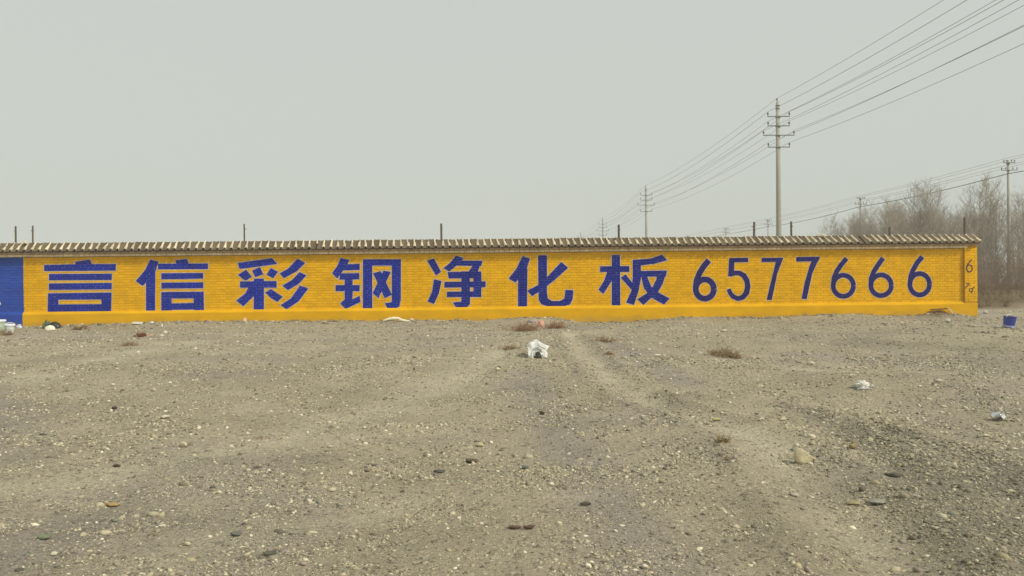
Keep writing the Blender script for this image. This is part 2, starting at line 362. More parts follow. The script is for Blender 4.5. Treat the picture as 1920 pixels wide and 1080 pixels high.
# ------------------------------------------------------------------ brick wall
YEL = (.82, .445, .003); BLU = (.042, .060, .42)
CHW = 1.36/21
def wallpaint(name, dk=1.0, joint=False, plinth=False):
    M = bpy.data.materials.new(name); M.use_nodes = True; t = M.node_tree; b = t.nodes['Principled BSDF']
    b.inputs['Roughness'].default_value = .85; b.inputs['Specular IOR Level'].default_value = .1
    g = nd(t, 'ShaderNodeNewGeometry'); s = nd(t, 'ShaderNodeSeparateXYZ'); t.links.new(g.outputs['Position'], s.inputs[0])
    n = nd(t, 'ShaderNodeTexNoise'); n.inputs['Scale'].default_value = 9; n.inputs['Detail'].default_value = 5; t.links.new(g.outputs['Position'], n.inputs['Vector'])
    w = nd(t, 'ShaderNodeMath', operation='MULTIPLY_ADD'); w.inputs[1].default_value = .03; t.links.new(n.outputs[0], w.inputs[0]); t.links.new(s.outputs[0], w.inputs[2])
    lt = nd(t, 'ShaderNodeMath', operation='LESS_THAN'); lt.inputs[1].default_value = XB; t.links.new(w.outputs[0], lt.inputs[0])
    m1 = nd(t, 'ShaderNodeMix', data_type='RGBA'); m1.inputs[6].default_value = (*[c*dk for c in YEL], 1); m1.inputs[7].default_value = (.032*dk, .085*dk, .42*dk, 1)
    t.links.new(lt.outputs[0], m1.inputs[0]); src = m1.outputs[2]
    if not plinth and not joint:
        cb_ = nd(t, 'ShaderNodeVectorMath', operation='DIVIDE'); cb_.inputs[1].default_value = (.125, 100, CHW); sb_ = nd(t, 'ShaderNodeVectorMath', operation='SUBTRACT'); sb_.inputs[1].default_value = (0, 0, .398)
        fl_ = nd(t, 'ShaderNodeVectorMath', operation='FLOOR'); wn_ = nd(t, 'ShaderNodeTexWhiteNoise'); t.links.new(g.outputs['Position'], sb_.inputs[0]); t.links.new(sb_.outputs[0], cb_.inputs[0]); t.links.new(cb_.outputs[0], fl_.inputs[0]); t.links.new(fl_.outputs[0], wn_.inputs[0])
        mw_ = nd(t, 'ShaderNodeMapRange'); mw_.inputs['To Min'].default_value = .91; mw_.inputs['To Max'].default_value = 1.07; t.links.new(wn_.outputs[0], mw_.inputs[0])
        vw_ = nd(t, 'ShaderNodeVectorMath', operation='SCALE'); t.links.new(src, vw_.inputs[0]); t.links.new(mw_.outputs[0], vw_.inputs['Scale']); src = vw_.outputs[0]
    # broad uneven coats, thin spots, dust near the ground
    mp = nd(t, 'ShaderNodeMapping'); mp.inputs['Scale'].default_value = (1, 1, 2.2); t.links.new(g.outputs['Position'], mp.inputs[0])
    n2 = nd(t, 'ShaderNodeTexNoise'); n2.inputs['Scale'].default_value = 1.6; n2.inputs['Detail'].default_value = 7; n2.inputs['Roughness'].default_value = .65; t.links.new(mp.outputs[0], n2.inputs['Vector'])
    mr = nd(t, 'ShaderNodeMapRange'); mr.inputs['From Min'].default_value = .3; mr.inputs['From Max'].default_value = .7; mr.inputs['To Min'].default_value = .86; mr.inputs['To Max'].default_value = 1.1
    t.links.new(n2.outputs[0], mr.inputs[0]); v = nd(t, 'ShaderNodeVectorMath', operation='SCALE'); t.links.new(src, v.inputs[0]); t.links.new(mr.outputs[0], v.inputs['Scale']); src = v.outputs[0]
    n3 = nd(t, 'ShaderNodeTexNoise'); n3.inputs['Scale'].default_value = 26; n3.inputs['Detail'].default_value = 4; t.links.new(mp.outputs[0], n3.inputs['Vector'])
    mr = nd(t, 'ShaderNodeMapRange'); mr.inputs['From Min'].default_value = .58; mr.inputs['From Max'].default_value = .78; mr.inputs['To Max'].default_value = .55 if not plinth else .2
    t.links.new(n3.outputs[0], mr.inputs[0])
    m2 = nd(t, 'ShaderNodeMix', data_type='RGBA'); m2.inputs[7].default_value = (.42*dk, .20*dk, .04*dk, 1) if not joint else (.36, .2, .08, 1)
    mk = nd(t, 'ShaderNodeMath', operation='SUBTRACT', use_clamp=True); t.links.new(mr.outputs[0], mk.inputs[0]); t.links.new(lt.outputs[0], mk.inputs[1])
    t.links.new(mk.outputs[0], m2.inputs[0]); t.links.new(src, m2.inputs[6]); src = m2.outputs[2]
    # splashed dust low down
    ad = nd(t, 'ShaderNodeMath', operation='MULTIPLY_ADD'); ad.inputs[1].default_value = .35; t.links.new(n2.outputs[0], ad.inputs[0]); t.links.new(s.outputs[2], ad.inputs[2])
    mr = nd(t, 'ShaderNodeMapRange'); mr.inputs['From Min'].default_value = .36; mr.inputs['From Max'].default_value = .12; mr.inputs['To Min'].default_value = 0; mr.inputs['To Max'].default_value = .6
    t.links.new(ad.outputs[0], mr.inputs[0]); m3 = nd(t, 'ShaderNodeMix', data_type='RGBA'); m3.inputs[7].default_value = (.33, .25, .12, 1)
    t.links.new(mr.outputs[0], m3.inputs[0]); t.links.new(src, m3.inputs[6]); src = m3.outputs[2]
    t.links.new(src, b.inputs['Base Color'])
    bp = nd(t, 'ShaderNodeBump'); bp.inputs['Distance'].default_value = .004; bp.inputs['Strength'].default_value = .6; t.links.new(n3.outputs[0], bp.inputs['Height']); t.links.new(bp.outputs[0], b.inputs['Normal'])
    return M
_s, _z = wl(44.5, 540); XB = (WO + WU*_s).x + .012
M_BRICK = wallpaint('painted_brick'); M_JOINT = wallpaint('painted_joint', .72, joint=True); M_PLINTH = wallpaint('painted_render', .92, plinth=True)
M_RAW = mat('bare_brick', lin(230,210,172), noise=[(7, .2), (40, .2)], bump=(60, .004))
M_RAW2 = mat('bare_brick_shade_tinted', lin(196,168,134), noise=[(7, .2), (40, .2)], bump=(60, .004))  # upper eave course: the tiles' shade put into a darker brick colour
wall = empty('brick_wall', WO, WANG)
tag(wall, 'long yellow painted brick wall lettered in blue with a tiled coping along its top', 'wall')
S0 = wl(-420, 540)[0]; S1 = wl(1808, 540, -.03)[0]; S2 = wl(1833, 540, -.06)[0]
ZT, ZL = 1.758, .398; NCO = 21; CH = (ZT-ZL)/NCO
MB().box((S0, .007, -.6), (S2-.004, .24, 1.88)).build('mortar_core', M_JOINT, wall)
def brick_mb(L, H, dep=.02, ch=.004):
    m = MB(); a, b = L/2, H/2
    v = [(-a,dep,-b),(a,dep,-b),(a,dep,b),(-a,dep,b),(-a,ch,-b),(a,ch,-b),(a,ch,b),(-a,ch,b),(-a+ch,0,-b+ch),(a-ch,0,-b+ch),(a-ch,0,b-ch),(-a+ch,0,b-ch)]
    f = [(8,9,10,11),(4,5,9,8),(5,6,10,9),(6,7,11,10),(7,4,8,11),(0,1,5,4),(1,2,6,5),(2,3,7,6),(3,0,4,7)]
    return m.add(v, f)
bricks = []                                             # (xc, zc, length)
for r in range(NCO):
    zc = ZL + (r+.5)*CH; x = S0 + (0 if r % 2 else -.1825)
    k = 0
    while x < S1:
        L = .24 if k % 2 == 0 else .115
        a, b = max(x, S0), min(x+L, S1-.004)
        if b-a > .03: bricks.append(((a+b)/2, zc, b-a, r))
        x += L+.01; k += 1
BH = CH-.0085
vis0 = wl(0, 540)[0]
cand = sorted([b for b in bricks if b[2] > .2 and b[0] > vis0-.1], key=lambda b: b[0])[:250]
cs = set(id(b) for b in cand); me_cache = {}
def brick_mesh(L, mt, nm='brick'):
    key = (round(L, 3), mt.name)
    if key not in me_cache: me_cache[key] = brick_mb(L, BH).mesh(nm, mt)
    return me_cache[key]
rest = MB()
for b in bricks:
    jx, jy, jr = random.gauss(0, .001), random.uniform(-.0005, .002), random.gauss(0, .003)
    if id(b) in cs: link('brick', brick_mesh(b[2], M_BRICK), wall, (b[0]+jx, jy, b[1]), (0, jr, 0))
    else:
        q = brick_mb(b[2], BH); rest.add([(x+b[0]+jx, y+jy, z+b[1]+x*-jr) for x, y, z in q.v], q.f)
tag(rest.build('brick_field', M_BRICK, wall), kind='stuff')
# plinth: rendered band with a bevelled top edge
pm = MB(); n = 60
prof = [(.006, ZL+.012), (-.018, ZL+.004), (-.058, ZL-.05), (-.06, ZL-.06), (-.06, -.6)]
xs = np.linspace(S0, S2, n)
for i in range(n-1):
    for (y0, z0), (y1, z1) in zip(prof[:-1], prof[1:]):
        pm.add([(xs[i], y0, z0), (xs[i], y1, z1), (xs[i+1], y1, z1), (xs[i+1], y0, z0)], [(0, 1, 2, 3)])
pm.add([(S2, y, z) for y, z in prof]+[(S2, .02, -.6), (S2, .02, ZL)], [(0, 1, 2, 3, 4, 5, 6)])
pm.build('plinth', M_PLINTH, wall)
# end pillar
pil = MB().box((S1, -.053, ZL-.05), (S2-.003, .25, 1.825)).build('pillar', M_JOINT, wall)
nc = int((1.82-ZL)/CH); pw = S2-S1
for r in range(nc):
    zc = ZL+.004+(r+.5)*CH; Ls = [.24, pw-.25] if r % 2 else [pw-.25, .24]; x = S1
    for L in Ls:
        link('brick', brick_mesh(L-.002, M_BRICK), pil, (x+L/2, -.06+random.uniform(0, .002), zc)); x += L+.01
# eave courses of bare brick
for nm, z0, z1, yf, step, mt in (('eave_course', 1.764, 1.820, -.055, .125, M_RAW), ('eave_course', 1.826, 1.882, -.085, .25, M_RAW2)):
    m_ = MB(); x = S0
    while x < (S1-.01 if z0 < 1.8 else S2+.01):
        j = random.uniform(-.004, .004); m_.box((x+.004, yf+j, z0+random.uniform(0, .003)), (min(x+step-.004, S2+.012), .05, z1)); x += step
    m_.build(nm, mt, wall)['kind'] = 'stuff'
MB().box((S0, -.045, 1.762), (S2, .23, 1.886)).build('eave_bed', mat('eave_mortar', lin(120,100,76), noise=[(20, .2)]), wall)
# coping
EY, EZ, RY, RZ = -.155, 1.905, .12, 2.105
M_BED = mat('coping_mortar', lin(104,98,82), noise=[(15, .3)], bump=(40, .01))
cb = MB(); L0, L1 = S0, wl(1838, 450, -.1)[0]
cv = [(EY+.02, EZ-.018), (RY, RZ+.002), (.40, EZ-.018)]
cb.add([(L0, y, z) for y, z in cv]+[(L1, y, z) for y, z in cv], [(0, 1, 4, 3), (1, 2, 5, 4), (2, 0, 3, 5), (0, 2, 1), (3, 4, 5)])
cb.build('coping_bed', M_BED, wall)
def tile_mat(name, c):
    M = mat(name, c, rough=.9, noise=[(3, .12), (18, .22), (80, .12)], bump=(70, .005)); t = M.node_tree; b = t.nodes['Principled BSDF']
    src = b.inputs['Base Color'].links[0].from_socket
    oi = nd(t, 'ShaderNodeObjectInfo'); mr = nd(t, 'ShaderNodeMapRange'); mr.inputs['To Min'].default_value = .76; mr.inputs['To Max'].default_value = 1.14
    t.links.new(oi.outputs['Random'], mr.inputs[0]); v = nd(t, 'ShaderNodeVectorMath', operation='SCALE'); t.links.new(src, v.inputs[0]); t.links.new(mr.outputs[0], v.inputs['Scale'])
    t.links.new(v.outputs[0], b.inputs['Base Color']); return M
M_TILE = tile_mat('clay_tile', lin(214,199,168)); M_PAN = tile_mat('weathered_pan_tile', lin(104,92,72))
SL = math.hypot(RY-EY, RZ-EZ); PA = math.atan2(RZ-EZ, RY-EY)
def cover(t0, t1, r0_, r1_, n=7):
    """half-round cover tile; local y runs up the slope, z out of it"""
    m_ = MB(); v = []
    for t_, rr, lift in ((t0, r0_, .012), (t1, r1_, .004)):
        for j in range(n+1):
            q = math.pi*j/n; v.append((rr*math.cos(q), t_*SL, lift+rr*1.05*math.sin(q)))
        for j in range(n, -1, -1):
            q = math.pi*j/n; v.append(((rr-.012)*math.cos(q), t_*SL, lift-.004+(rr-.012)*math.sin(q)))
    k = 2*(n+1)
    f = [(i, i+1, k+i+1, k+i) for i in range(k-1)] + [(k-1, 0, k, 2*k-1)]
    f += [(i, k-1-i, k-2-i, i+1) for i in range(n)] + [(k+i, k+i+1, 2*k-2-i, 2*k-1-i) for i in range(n)]
    return m_.add(v, f)
def pan(n=6):
    m_ = MB(); v = []
    W = .066
    for t_, dz in ((-.10, -.002), (1.0, .0)):
        for j in range(n+1):
            a = -1+2*j/n; v.append((W*a, t_*SL, .016*a*a+dz+.008))
        for j in range(n, -1, -1):
            a = -1+2*j/n; v.append((W*a, t_*SL, .016*a*a+dz-.006))
    k = 2*(n+1); f = [(i, i+1, k+i+1, k+i) for i in range(k-1)]+[(k-1, 0, k, 2*k-1)] + [(i, k-1-i, k-2-i, i+1) for i in range(n)]
    m_.add(v, f)
    # drip lip hanging from the front edge
    y = -.10*SL-.003; v = [(W*.72*math.cos(math.pi*j/6), y+.004, .010-.034*math.sin(math.pi*j/6)) for j in range(7)]
    v2 = [(a, y-.008, c-.004) for a, b, c in v]
    m_.add(v+v2, [tuple(range(7)), tuple(range(13, 6, -1))]+[(i, i+1, i+8, i+7) for i in range(6)])
    return m_
def flip(m_):
    return m_
me_up = cover(.50, 1.03, .024, .020).mesh('cover_tile', M_TILE); me_lo = cover(.0, .58, .041, .028).mesh('cover_tile', M_TILE); me_pan = pan().mesh('pan_tile', M_PAN)
SP = .1735; xr = L1-.045; i = 0; SKEW = .126
rmat = Matrix.Rotation(PA, 4, 'X')
TS0 = wl(-70, 450)[0]
tb = MB()
while xr > S0:
    rz = SKEW + random.gauss(0, .03); jx = random.gauss(0, .006)
    base = Vector((xr+jx, EY, EZ))
    def place(nm, me_, off=0, dr=0, dz=0):
        M_ = Matrix.Translation(base+Vector((off, 0, dz))) @ Matrix.Rotation(rz+dr, 4, 'Z') @ Matrix.Rotation(PA+random.gauss(0, .02), 4, 'X')
        if xr > TS0:
            o = link(nm, me_, wall); o.matrix_basis = M_
        else:
            tb.add([M_ @ v.co for v in me_.vertices], [tuple(p.vertices) for p in me_.polygons], 1 if nm == 'pan_tile' else 0)
    place('pan_tile', me_pan, -SP/2)
    if i not in (17, 96): place('cover_tile', me_lo, 0, random.gauss(0, .03), .004)
    if i not in (17, 53): place('cover_tile', me_up, 0, random.gauss(0, .04), .002)
    # back slope, out of the photograph's sight
    Mb = Matrix.Translation((xr, 2*RY-EY, EZ)) @ Matrix.Rotation(math.pi, 4, 'Z') @ Matrix.Rotation(PA, 4, 'X')
    for me_ in (me_lo, me_up): tb.add([Mb @ v.co for v in me_.vertices], [tuple(p.vertices) for p in me_.polygons])
    xr -= SP; i += 1
tag(tb.build('back_slope_tiles', [M_TILE, M_PAN], wall), kind='stuff')
# a slipped tile lying across the ribs and rubble at the ridge
for px, rz in ((1548, 1.1), (47, .5)):
    s_, z_ = wl(px, 447, 0); o = link('loose_tile', me_lo, wall); o.matrix_basis = Matrix.Translation((s_, -.01, RZ-.03)) @ Matrix.Rotation(rz, 4, 'Z') @ Matrix.Rotation(PA*.7, 4, 'X')

# ------------------------------------------------------------------ painted characters
def paintmat(name, c, c2, thr):
    M = bpy.data.materials.new(name); M.use_nodes = True; t = M.node_tree; b = t.nodes['Principled BSDF']
    b.inputs['Roughness'].default_value = .8; b.inputs['Specular IOR Level'].default_value = .1
    g = nd(t, 'ShaderNodeNewGeometry'); mp = nd(t, 'ShaderNodeMapping'); mp.inputs['Scale'].default_value = (1, 1, 3); t.links.new(g.outputs['Position'], mp.inputs[0])
    n = nd(t, 'ShaderNodeTexNoise'); n.inputs['Scale'].default_value = 14; n.inputs['Detail'].default_value = 6; n.inputs['Roughness'].default_value = .7; t.links.new(mp.outputs[0], n.inputs['Vector'])
    mr = nd(t, 'ShaderNodeMapRange'); mr.inputs['From Min'].default_value = thr; mr.inputs['From Max'].default_value = thr+.18; t.links.new(n.outputs[0], mr.inputs[0])
    m_ = nd(t, 'ShaderNodeMix', data_type='RGBA'); m_.inputs[6].default_value = (*c, 1); m_.inputs[7].default_value = (*c2, 1); t.links.new(mr.outputs[0], m_.inputs[0])
    n2 = nd(t, 'ShaderNodeTexNoise'); n2.inputs['Scale'].default_value = 3; t.links.new(g.outputs['Position'], n2.inputs['Vector'])
    m2 = nd(t, 'ShaderNodeMapRange'); m2.inputs['From Min'].default_value = .3; m2.inputs['From Max'].default_value = .7; m2.inputs['To Min'].default_value = .8; m2.inputs['To Max'].default_value = 1.2; t.links.new(n2.outputs[0], m2.inputs[0])
    v = nd(t, 'ShaderNodeVectorMath', operation='SCALE'); t.links.new(m_.outputs[2], v.inputs[0]); t.links.new(m2.outputs[0], v.inputs['Scale']); t.links.new(v.outputs[0], b.inputs['Base Color'])
    return M
M_B1 = paintmat('blue_lettering', (.007, .022, .30), (.05, .09, .46), .58); M_B2 = paintmat('blue_lettering_thin_in_joints', (.02, .04, .33), (.22, .24, .52), .48)
M_O = mat('pale_outline', (.56, .45, .34), noise=[(12, .2)])
M_N1 = paintmat('navy_numerals', (.014, .012, .135), (.035, .04, .22), .62); M_N2 = paintmat('navy_numerals_thin_in_joints', (.04, .035, .18), (.14, .11, .2), .55)
M_P1 = mat('purple_brown_brush', (.09, .03, .06)); M_W1 = mat('white_lettering', (.75, .76, .8), noise=[(10, .1)])
def area(p): return sum(p[i][0]*p[(i+1) % len(p)][1]-p[(i+1) % len(p)][0]*p[i][1] for i in range(len(p)))/2
def ccw(p): return p if area(p) > 0 else p[::-1]
def expand(p, w):
    p = ccw(p); n = len(p); out = []
    for i in range(n):
        a, b, c = Vector(p[i-1]), Vector(p[i]), Vector(p[(i+1) % n])
        d1 = (b-a).normalized(); d2 = (c-b).normalized(); n1_ = Vector((d1.y, -d1.x)); n2_ = Vector((d2.y, -d2.x))
        k = n1_+n2_; L = k.length
        if L < .3: out.append(tuple(b+n1_*w)); continue
        k = k/L; q = max(k.dot(n1_), .5); out.append(tuple(b+k*(w/q)))
    return out
def ribbon(pts, w):
    pts = [Vector(p) for p in pts]; n = len(pts); Lf = []; Rt = []; ws = w if hasattr(w, '__len__') else [w]*n
    for i, p in enumerate(pts):
        t_ = (pts[min(i+1, n-1)]-pts[max(i-1, 0)]).normalized(); nn = Vector((-t_.y, t_.x))*ws[i]/2
        Lf.append(tuple(p+nn)); Rt.append(tuple(p-nn))
    return [[Lf[i], Lf[i+1], Rt[i+1], Rt[i]] for i in range(n-1)]
def arc(cx, cy, rx, ry, a0, a1, n=22):
    return [(cx+rx*math.cos(R(a0+(a1-a0)*i/n)), cy+ry*math.sin(R(a0+(a1-a0)*i/n))) for i in range(n+1)]
JIT = .002
def character(name, label, polys, mats_, plane=0.0, outline=.019, grid=True, ox=0):
    """polys in wall metres; sheets lie 1 mm over the brick faces and 1 mm over the joints"""
    polys = [ccw(p) for p in polys]; P = []; Fx = []; kind = []
    def put(p, k):
        b = len(P); P.extend(Vector(q) for q in p); Fx.append(list(range(b, b+len(p)))); kind.append(k)
    for p in polys: put(p, 'O')
    if outline:
        for p in polys: put(expand(p, outline), 'E')
    xs_ = [q.x for q in P]; zs_ = [q.y for q in P]; a, b, c, d = min(xs_), max(xs_), min(zs_), max(zs_)
    if grid:
        for (bx, bz, bl, r) in bricks:
            if bx+bl/2 > a-.02 and bx-bl/2 < b+.02 and bz+BH/2 > c-.02 and bz-BH/2 < d+.02:
                put([(bx-bl/2, bz-BH/2), (bx+bl/2, bz-BH/2), (bx+bl/2, bz+BH/2), (bx-bl/2, bz+BH/2)], 'B')
    vo, eo, fo, ov, oe, of = geometry.delaunay_2d_cdt(P, [], Fx, 0, 1e-5, True)
    V1 = []; F1 = []; MI = []
    idx = {}
    for f, ids in zip(fo, of):
        ks = set(kind[i] for i in ids)
        if 'O' in ks: mi = 0
        elif 'E' in ks: mi = 2
        else: continue
        lev = 'B' in ks or not grid
        if mi == 0 and not lev: mi = 1
        y = plane-.0012 if lev else .0012
        tri = []
        for vi in f:
            key = (vi, lev)
            if key not in idx: idx[key] = len(V1); V1.append((vo[vi].x, y, vo[vi].y))
            tri.append(idx[key])
        A = V1[tri[0]]; B = V1[tri[1]]; Cc = V1[tri[2]]
        if (B[0]-A[0])*(Cc[2]-A[2])-(B[2]-A[2])*(Cc[0]-A[0]) < 0: tri = tri[::-1]
        F1.append(tri); MI.append(mi)
    m_ = MB(); m_.v = V1; m_.f = [tuple(q) for q in F1]; m_.m = MI
    o = m_.build(name, mats_, wall)
    if label: o['label'] = label
    return o
def Z(scale, ox, oy=400):
    def f(poly, yl=0.0): return [wl(ox+x/scale, oy+y/scale, yl) for x, y in poly]
    return f
z1 = Z(4, 0); z2 = Z(4, 400); z3 = Z(4, 780); z4 = Z(4, 1120); z5 = Z(5.047, 1540, 420); z6 = Z(6, 1740, 430)
M_B3 = paintmat('deep_blue_lettering', (.006, .015, .21), (.03, .055, .34), .6)
BLUE = [M_B1, M_B2, M_O]; BLUE2 = [M_B3, M_B2, M_O]; NAVY = [M_N1, M_N2, M_O]
CH_ = [
 (z1, 'blue painted character of a dot above stacked bars over a box, first from the left', [
  [(562,364),(676,347),(688,384),(570,386)], [(330,388),(570,381),(686,381),(870,380),(868,430),(332,434)], [(367,455),(840,452),(838,500),(367,502)], [(367,526),(838,522),(838,570),(367,575)],
  [(360,600),(837,593),(837,646),(360,649)], [(360,645),(438,645),(440,742),(358,742)], [(760,642),(836,642),(833,742),(765,742)], [(434,684),(766,681),(766,735),(434,738)]]),
 (z1, 'blue painted character with a leaning person stroke beside stacked bars over a box', [
  [(1128,347),(1190,362),(1168,430),(1095,520),(1070,545),(1018,508),(1085,430)], [(1095,470),(1166,405),(1163,735),(1095,735)],
  [(1316,352),(1405,342),(1416,382),(1325,385)], [(1183,378),(1562,376),(1560,419),(1187,421)], [(1210,449),(1525,447),(1525,490),(1210,495)], [(1210,520),(1525,517),(1525,562),(1210,565)],
  [(1210,590),(1528,587),(1528,638),(1210,640)], [(1210,636),(1286,636),(1290,734),(1210,734)], [(1452,634),(1529,634),(1530,734),(1455,734)], [(1280,676),(1458,672),(1458,722),(1280,724)]]),
 (z2, 'blue painted character with three slanting strokes on its right side', [
  [(183,372),(440,336),(480,380),(320,402),(197,418)], [(185,462),(245,422),(290,475),(245,505),(222,494)], [(290,430),(350,402),(375,458),(315,478)], [(398,460),(432,410),(485,438),(450,488)],
  [(200,511),(475,508),(475,558),(200,558)], [(305,490),(380,490),(380,725),(303,725)], [(262,556),(312,556),(306,620),(225,697),(172,655),(240,600)], [(388,594),(432,568),(521,626),(480,665),(430,635)],
  [(497,450),(560,415),(632,340),(690,372),(630,432),(530,487)], [(517,543),(590,500),(645,440),(699,465),(640,530),(560,577)], [(505,688),(580,640),(650,542),(713,562),(640,660),(548,720)]]),
 (z2, 'blue painted character with an X inside a tall open frame', [
  [(955,335),(1022,350),(1003,390),(958,450),(930,490),(890,450),(930,395)], [(985,382),(1098,378),(1098,425),(960,430)], [(950,450),(1095,448),(1095,495),(945,498)], [(985,490),(1045,490),(1045,625),(985,625)],
  [(917,538),(1098,538),(1098,585),(917,585)], [(985,610),(1045,610),(1042,645),(1098,618),(1104,665),(990,718),(952,675),(985,645)],
  [(1122,345),(1192,345),(1192,712),(1122,712)], [(1122,345),(1405,345),(1405,392),(1122,392)], [(1338,345),(1407,345),(1406,655),(1385,690),(1338,680)], [(1287,674),(1338,665),(1404,640),(1396,698),(1370,712),(1305,712)],
  [(1198,450),(1255,432),(1340,612),(1285,636)], [(1275,430),(1332,438),(1250,610),(1240,636),(1195,600)]]),
 (z3, 'blue painted character with two small strokes left of a hooked upright crossed by bars', [
  [(82,355),(135,338),(188,438),(150,467)], [(135,495),(192,507),(172,600),(135,680),(86,660),(120,590)], [(300,318),(357,335),(330,372),(250,436),(204,412),(250,376)],
  [(315,354),(500,355),(488,396),(298,392)], [(440,356),(500,355),(478,400),(462,440),(392,440),(420,400)], [(236,440),(490,436),(490,486),(245,489)], [(213,514),(522,510),(522,555),(213,558)], [(232,587),(490,585),(490,628),(232,628)],
  [(340,436),(403,436),(405,645),(340,645)], [(430,437),(490,437),(490,628),(430,628)], [(275,668),(340,662),(340,630),(405,630),(405,680),(385,703),(300,706)]]),
 (z3, 'blue painted character with a leaning stroke beside a long hook curling up at right', [
  [(800,320),(855,340),(835,400),(832,430),(745,520),(695,490),(755,410)], [(765,482),(836,415),(832,698),(765,698)], [(915,315),(982,315),(982,605),(918,605)],
  [(918,600),(982,600),(990,640),(1020,657),(1080,657),(1112,640),(1122,573),(1180,577),(1175,645),(1155,683),(1110,697),(985,697),(940,682),(920,648)], [(1090,365),(1142,408),(1040,500),(945,575),(870,622),(835,580),(930,530),(1000,460)]]),
 (z4, 'blue painted character with a cross-shaped tree left of a slanting roofed cross, last before the numbers', [
  [(20,397),(240,395),(240,440),(20,440)], [(108,313),(170,313),(172,690),(108,690)], [(75,436),(125,436),(112,500),(45,605),(8,573),(48,510)], [(176,482),(212,457),(282,545),(252,570)],
  [(265,350),(400,340),(485,310),(525,352),(430,378),(325,392),(265,395)], [(265,350),(325,352),(328,480),(310,580),(275,688),(215,670),(255,580),(265,480)], [(318,432),(522,428),(515,475),(318,475)],
  [(455,430),(522,428),(490,530),(455,590),(345,688),(300,645),(400,580),(440,500)], [(325,455),(372,470),(405,550),(460,595),(542,638),(500,685),(400,630),(348,560)]]),
]
for i_, (f, lab, polys) in enumerate(CH_): character('painted_character', lab, [f(p) for p in polys], BLUE if i_ < 4 else BLUE2)
def six(f, tail, cx, cy, rx, ry, w):
    P = ribbon(tail, w) + ribbon(arc(cx, cy, rx, ry, 0, 360, 28), w)
    return [f(p) for p in P]
T = lambda cx, cy, rx: None
nums = [
 ('navy blue numeral 6, first of the row of numerals', six(z4, [(836,352),(800,395),(768,445),(745,500),(737,560)], 806, 568, 68, 72, 44)),
 ('navy blue numeral 5 painted beside the first 6', [z4(p) for p in [[(990,335),(1132,333),(1132,366),(990,369)], [(988,340),(1030,340),(1024,452),(980,478)]]+ribbon([(992,462),(1030,447),(1065,448),(1098,466),(1122,505),(1128,550),(1118,598),(1090,630),(1052,640),(1015,622),(995,595),(984,568)], [34,36,38,40,42,42,42,40,38,36,34,32])]),
 ('navy blue numeral 7 painted right beside the 5', [z4(p) for p in [[(1232,335),(1395,333),(1384,363),(1232,366)], [(1342,345),(1393,340),(1350,450),(1308,650),(1270,650),(1295,540),(1325,420)]]]),
 ('navy blue numeral 7 painted left of the three last sixes', [z4(p) for p in [[(1490,328),(1670,325),(1658,360),(1492,363)], [(1612,345),(1666,335),(1612,450),(1570,644),(1531,642),(1555,520),(1590,400)]]]),
 ('navy blue numeral 6 painted right after the second 7', six(z5, [(238,325),(185,390),(145,450),(120,510),(113,575)], 208, 585, 96, 100, 46)),
 ('navy blue numeral 6, middle one of the last three sixes', six(z5, [(584,322),(535,390),(497,450),(473,510),(467,575)], 565, 580, 97, 98, 46)),
 ('navy blue numeral 6, last of the row and nearest the pillar', six(z5, [(955,310),(905,370),(868,435),(845,500),(838,570)], 930, 570, 93, 101, 46)),
]
for lab, P in nums: character('painted_numeral', lab, P, NAVY, outline=.015)
zp = lambda poly: [wl(1740+x/6, 430+y/6, -.062) for x, y in poly]
character('painted_numeral', 'thin purple-brown numeral 6 brushed on the end pillar', [zp(p) for p in ribbon([(494,336),(468,365),(445,395),(435,440)], 13)+ribbon(arc(466, 440, 32, 40, 0, 360, 20), 13)], [M_P1]*3, plane=-.061, outline=0, grid=False)
character('painted_mark', 'small purple-brown brush scrawl low on the end pillar', [zp(p) for p in ribbon([(430,600),(440,610),(452,612)], 9)+ribbon([(464,598),(448,628),(420,664)], 10)+ribbon([(464,622),(476,634)], 9)+ribbon(arc(484, 684, 18, 20, 0, 360, 14), 9)+ribbon([(522,648),(505,662),(492,716)], 12)], [M_P1]*3, plane=-.061, outline=0, grid=False)
zb = lambda poly: [wl(x, y) for x, y in poly]
character('painted_character', 'tip of a white painted stroke on the blue section at the far left', [zb(p) for p in ribbon([(-60,560),(-20,569),(-3,570),(1,568)], [9, 8, 7.5, 5])+ribbon([(-60,545),(-30,549),(-12,550)], 6)+ribbon([(-50,500),(-50,590)], 9)], [M_W1]*3, outline=0)

